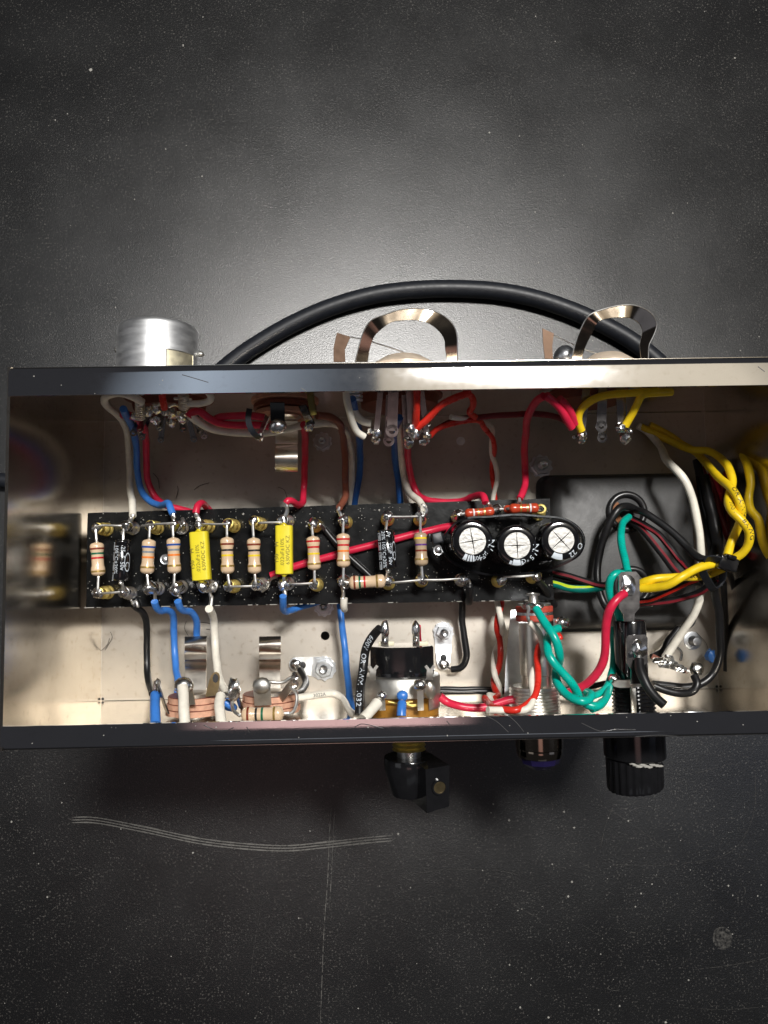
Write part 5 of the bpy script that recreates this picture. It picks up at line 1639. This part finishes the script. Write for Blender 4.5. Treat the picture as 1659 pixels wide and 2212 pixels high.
MB().ribbon(smooth(path('K 350 1745 3.2;380 1785 3.2;440 1790 3.25;520 1785 3.3;575 1780 3.2')), V((0, 1, .1)), .16, .05).build('tag_ring', M_TIN, t)
MB().blob(P('K', 358, 1750, 3.25), .10, wob=.3).build('solder_joint', M_SOLD, t)


def tab(pts, z, th, m=M_DULL):
    return MB().slab([P('K', x, y, z) for x, y in pts], (0, 0, 1), -th)


tab([(420, 985), (525, 982), (550, 1010), (550, 1245), (515, 1285), (512, 1340), (440, 1340), (436, 1290), (405, 1250), (400, 1010)], 3.3, .05).build('end_tab', M_TAG, t)
MB().blob(P('K', 465, 1075, 3.32), .17, sc=(1, 1.2, .35), wob=.5).build('solder_joint', M_SOLD, t)
tab([(470, 1440), (590, 1435), (608, 1460), (608, 1640), (575, 1660), (575, 1790), (490, 1790), (490, 1690), (470, 1660), (457, 1640), (455, 1460)], 3.52, .05).build('side_tab', M_TAG, t)
mb = MB()
mb.blob(P('K', 540, 1540, 3.54), .16, sc=(1, 1.2, .45), wob=.6)
mb.build('solder_joint', M_SOLD, t)
MB().blob(P('K', 490, 1575, 3.53), .07, sc=(1, 1, .3), wob=.6).build('burnt_flux', M_RUB, t)
# fuse cap outside
cf = P('N', 870, 850, 2.5)
fc = t
Rf = (P('N', 1048, 800, 2.5).x - P('N', 697, 800, 2.5).x) / 2
xf = (P('N', 1048, 800, 2.5).x + P('N', 697, 800, 2.5).x) / 2
yf1 = P('N', 870, 872, 2.5 + Rf * .8).y
yf2 = P('N', 870, 1030, 2.5).y
MB().lathe((xf, -HY - .005, 2.5), (0, -1, 0), [(0, Rf), (-HY - yf1 - .02, Rf), (-HY - yf1, Rf * .97), (-HY - yf1 + .0, Rf * .7), (-HY - yf1 + .06, Rf * .7)], 44).build('flange_ring', M_BAKE, fc)
N = 96
def knurl(s, y, tilt=0):
    return [V((xf - .02 + math.cos(2 * PI * k / N) * Rf * .92 * s * (1 if k % 4 < 2 else .965), y + tilt * math.cos(2 * PI * k / N), 2.5 + math.sin(2 * PI * k / N) * Rf * .92 * s * (1 if k % 4 < 2 else .965))) for k in range(N)]
MB().ring_strip([knurl(.93, yf1 - .05, -.05), knurl(1, yf1 - .08, -.05), knurl(.99, yf2 + .08, .05), knurl(.94, yf2 + .02, .05), knurl(.4, yf2, .03)]).build('ribbed_cap', M_BAKE, fc, sharp=30)
mb = MB()
for k in range(9):
    q = P('N', 860 + k * 20, 890 + (k % 3) * 6 - abs(k - 4) * 2, 2.5 + Rf * .93)
    mb.blob(q, .045, sc=(1.7, .6, .5), wob=.8, seg=7, rings=5)
mb.build('chipped_rim', M_DUST, fc)

# pointer knob outside
ck = P('Q', 860, 640, 2.3)
kn = thing('pointer_knob', 'black pointer knob on a short shaft outside the front wall', 'knob', (ck.x, -HY, 2.3))
xs_ = P('Q', 825, 400, 2.3).x
MB().lathe((xs_, -HY - .004, 2.3), (0, -1, 0), [(0, .42), (.1, .42), (.12, .38)] + [(.14 + k * .05, (.38, .34)[k % 2]) for k in range(13)], 24).build('brass_nut', M_BRASS, kn)
MB().lathe((xs_, -HY - .70, 2.3), (0, -1, 0), [(0, .27), (.35, .27), (.5, .26)], 24).build('shaft', M_TIN, kn)
yk0, yk1 = P('Q', 860, 480, 2.9).y, P('Q', 860, 800, 2.9).y
xk0 = P('Q', 620, 560, 2.3).x
Rk = xs_ - xk0
MB().lathe((xs_, yk0, 2.3), (0, -1, 0), [(0, Rk * .97), (.04, Rk), (.25, Rk * .98), (.5, Rk * .86), (yk0 - yk1 - .05, Rk * .72), (yk0 - yk1, Rk * .66)], 48).build('knob_base', M_BAKE, kn)
a = P('Q', 958, 530, 3.3)
b = P('Q', 1152, 495, 3.2)
c_ = P('Q', 1150, 830, 3.1)
d_ = P('Q', 970, 885, 3.2)
dn_ = V((-.30, .0, -.95)).normalized()
MB().slab([a, b, c_, d_], dn_, 1.5).build('pointer_body', M_BAKE, kn)
ctr = P('Q', 1070, 672, 3.22)
nn = (b - a).cross(d_ - a).normalized()
if nn.z < 0:
    nn = -nn
MB().pipe(ctr - nn * .02, ctr + nn * .035, .165, .13, 28).build('set_screw_rim', M_BAKE, kn)
MB().lathe(ctr, nn, [(-.02, .13), (.012, .13)], 24).build('set_screw', M_SCREW, kn)

# terminal strip near the right front corner
t = thing('terminal_strip', 'small terminal strip with soldered white wire near the front right corner', 'terminal strip', P('K', 820, 1650, .8))
MB().ribbon(path('K 640 1590 1.0;720 1630 1.1;800 1665 1.2;900 1700 1.3'), V((.4, 1, 0)), .12, .10).build('phenolic_strip', M_PHEND, t)
mb = MB()
for x, y, r_, s in ((690, 1625, .12, 1.5), (760, 1650, .14, 1.6), (820, 1675, .11, 1.4), (860, 1690, .08, 1.5)):
    mb.blob(P('K', x, y, 1.3), r_, sc=(s, .8, .8), wob=.6)
mb.tube(smooth(path('K 740 1590 1.3;780 1600 1.3;790 1640 1.3')), .05, 8, True, wob=.4)
mb.tube(smooth(path('K 810 1520 1.2;850 1560 1.2;845 1620 1.2')), .04, 8, True, wob=.4)
mb.build('solder_joint', M_SOLD, t)
mb = MB()
mb.tube(smooth(path('K 900 1700 1.6;930 1710 1.9;945 1735 2.1')), .05, 8, True, wob=.4)
mb.blob(P('K', 962, 1685, 2.1), .15, sc=(1.1, 1, .8), wob=.4)
mb.build('soldered_post', M_SOLD, t)
mb = MB()
mb.blob(P('K', 1065, 1590, .5), .16, sc=(.8, 1.1, .8), wob=.5)
tag(mb.build('blue_cap', WC['blue']), 'small bright blue plastic lump by the right corner of the floor', 'plastic cap')

# loose hairs on the metal
HS = ['R 0 770 .02;50 850 .03;80 890 .03', 'R 10 860 .02;60 880 .05;85 920 .02', 'R 0 40 .02;30 50 .02', 'R 25 1085 .02;80 1080 .02;110 1050 .02', 'R 140 1660 .05;155 1710 .05;175 1750 .02', 'R 1000 1100 .02;1080 1110 .02;1120 1130 .02',
      'H 660 800 .02;700 770 .02;770 748 .02', 'H 410 790 .02;400 720 .02;365 680 .02', 'H 530 860 .02;545 800 .02;540 770 .02', 'H 1330 860 .03;1310 800 .03;1265 780 .02', 'E 640 150 .02;625 200 .02;655 260 .02', 'E 60 230 .02;75 270 .02;20 370 .02',
      'E 790 210 .02;850 215 .02', 'R 200 1330 .02;250 1280 .02;265 1230 .02', 'T 480 260 .02;570 275 .02', 'K 960 1420 .05;1030 1500 .05;1050 1580 .05', 'R 15 790 .02;30 850 .05;95 905 .02']
mb = MB()
for s_ in HS:
    mb.tube(smooth(path(s_), 8), .006, 5)
o = mb.build('loose_hairs', M_HAIR)
o['kind'] = 'stuff'

for o in bpy.data.objects:
    if '_w' in o:
        del o['_w']
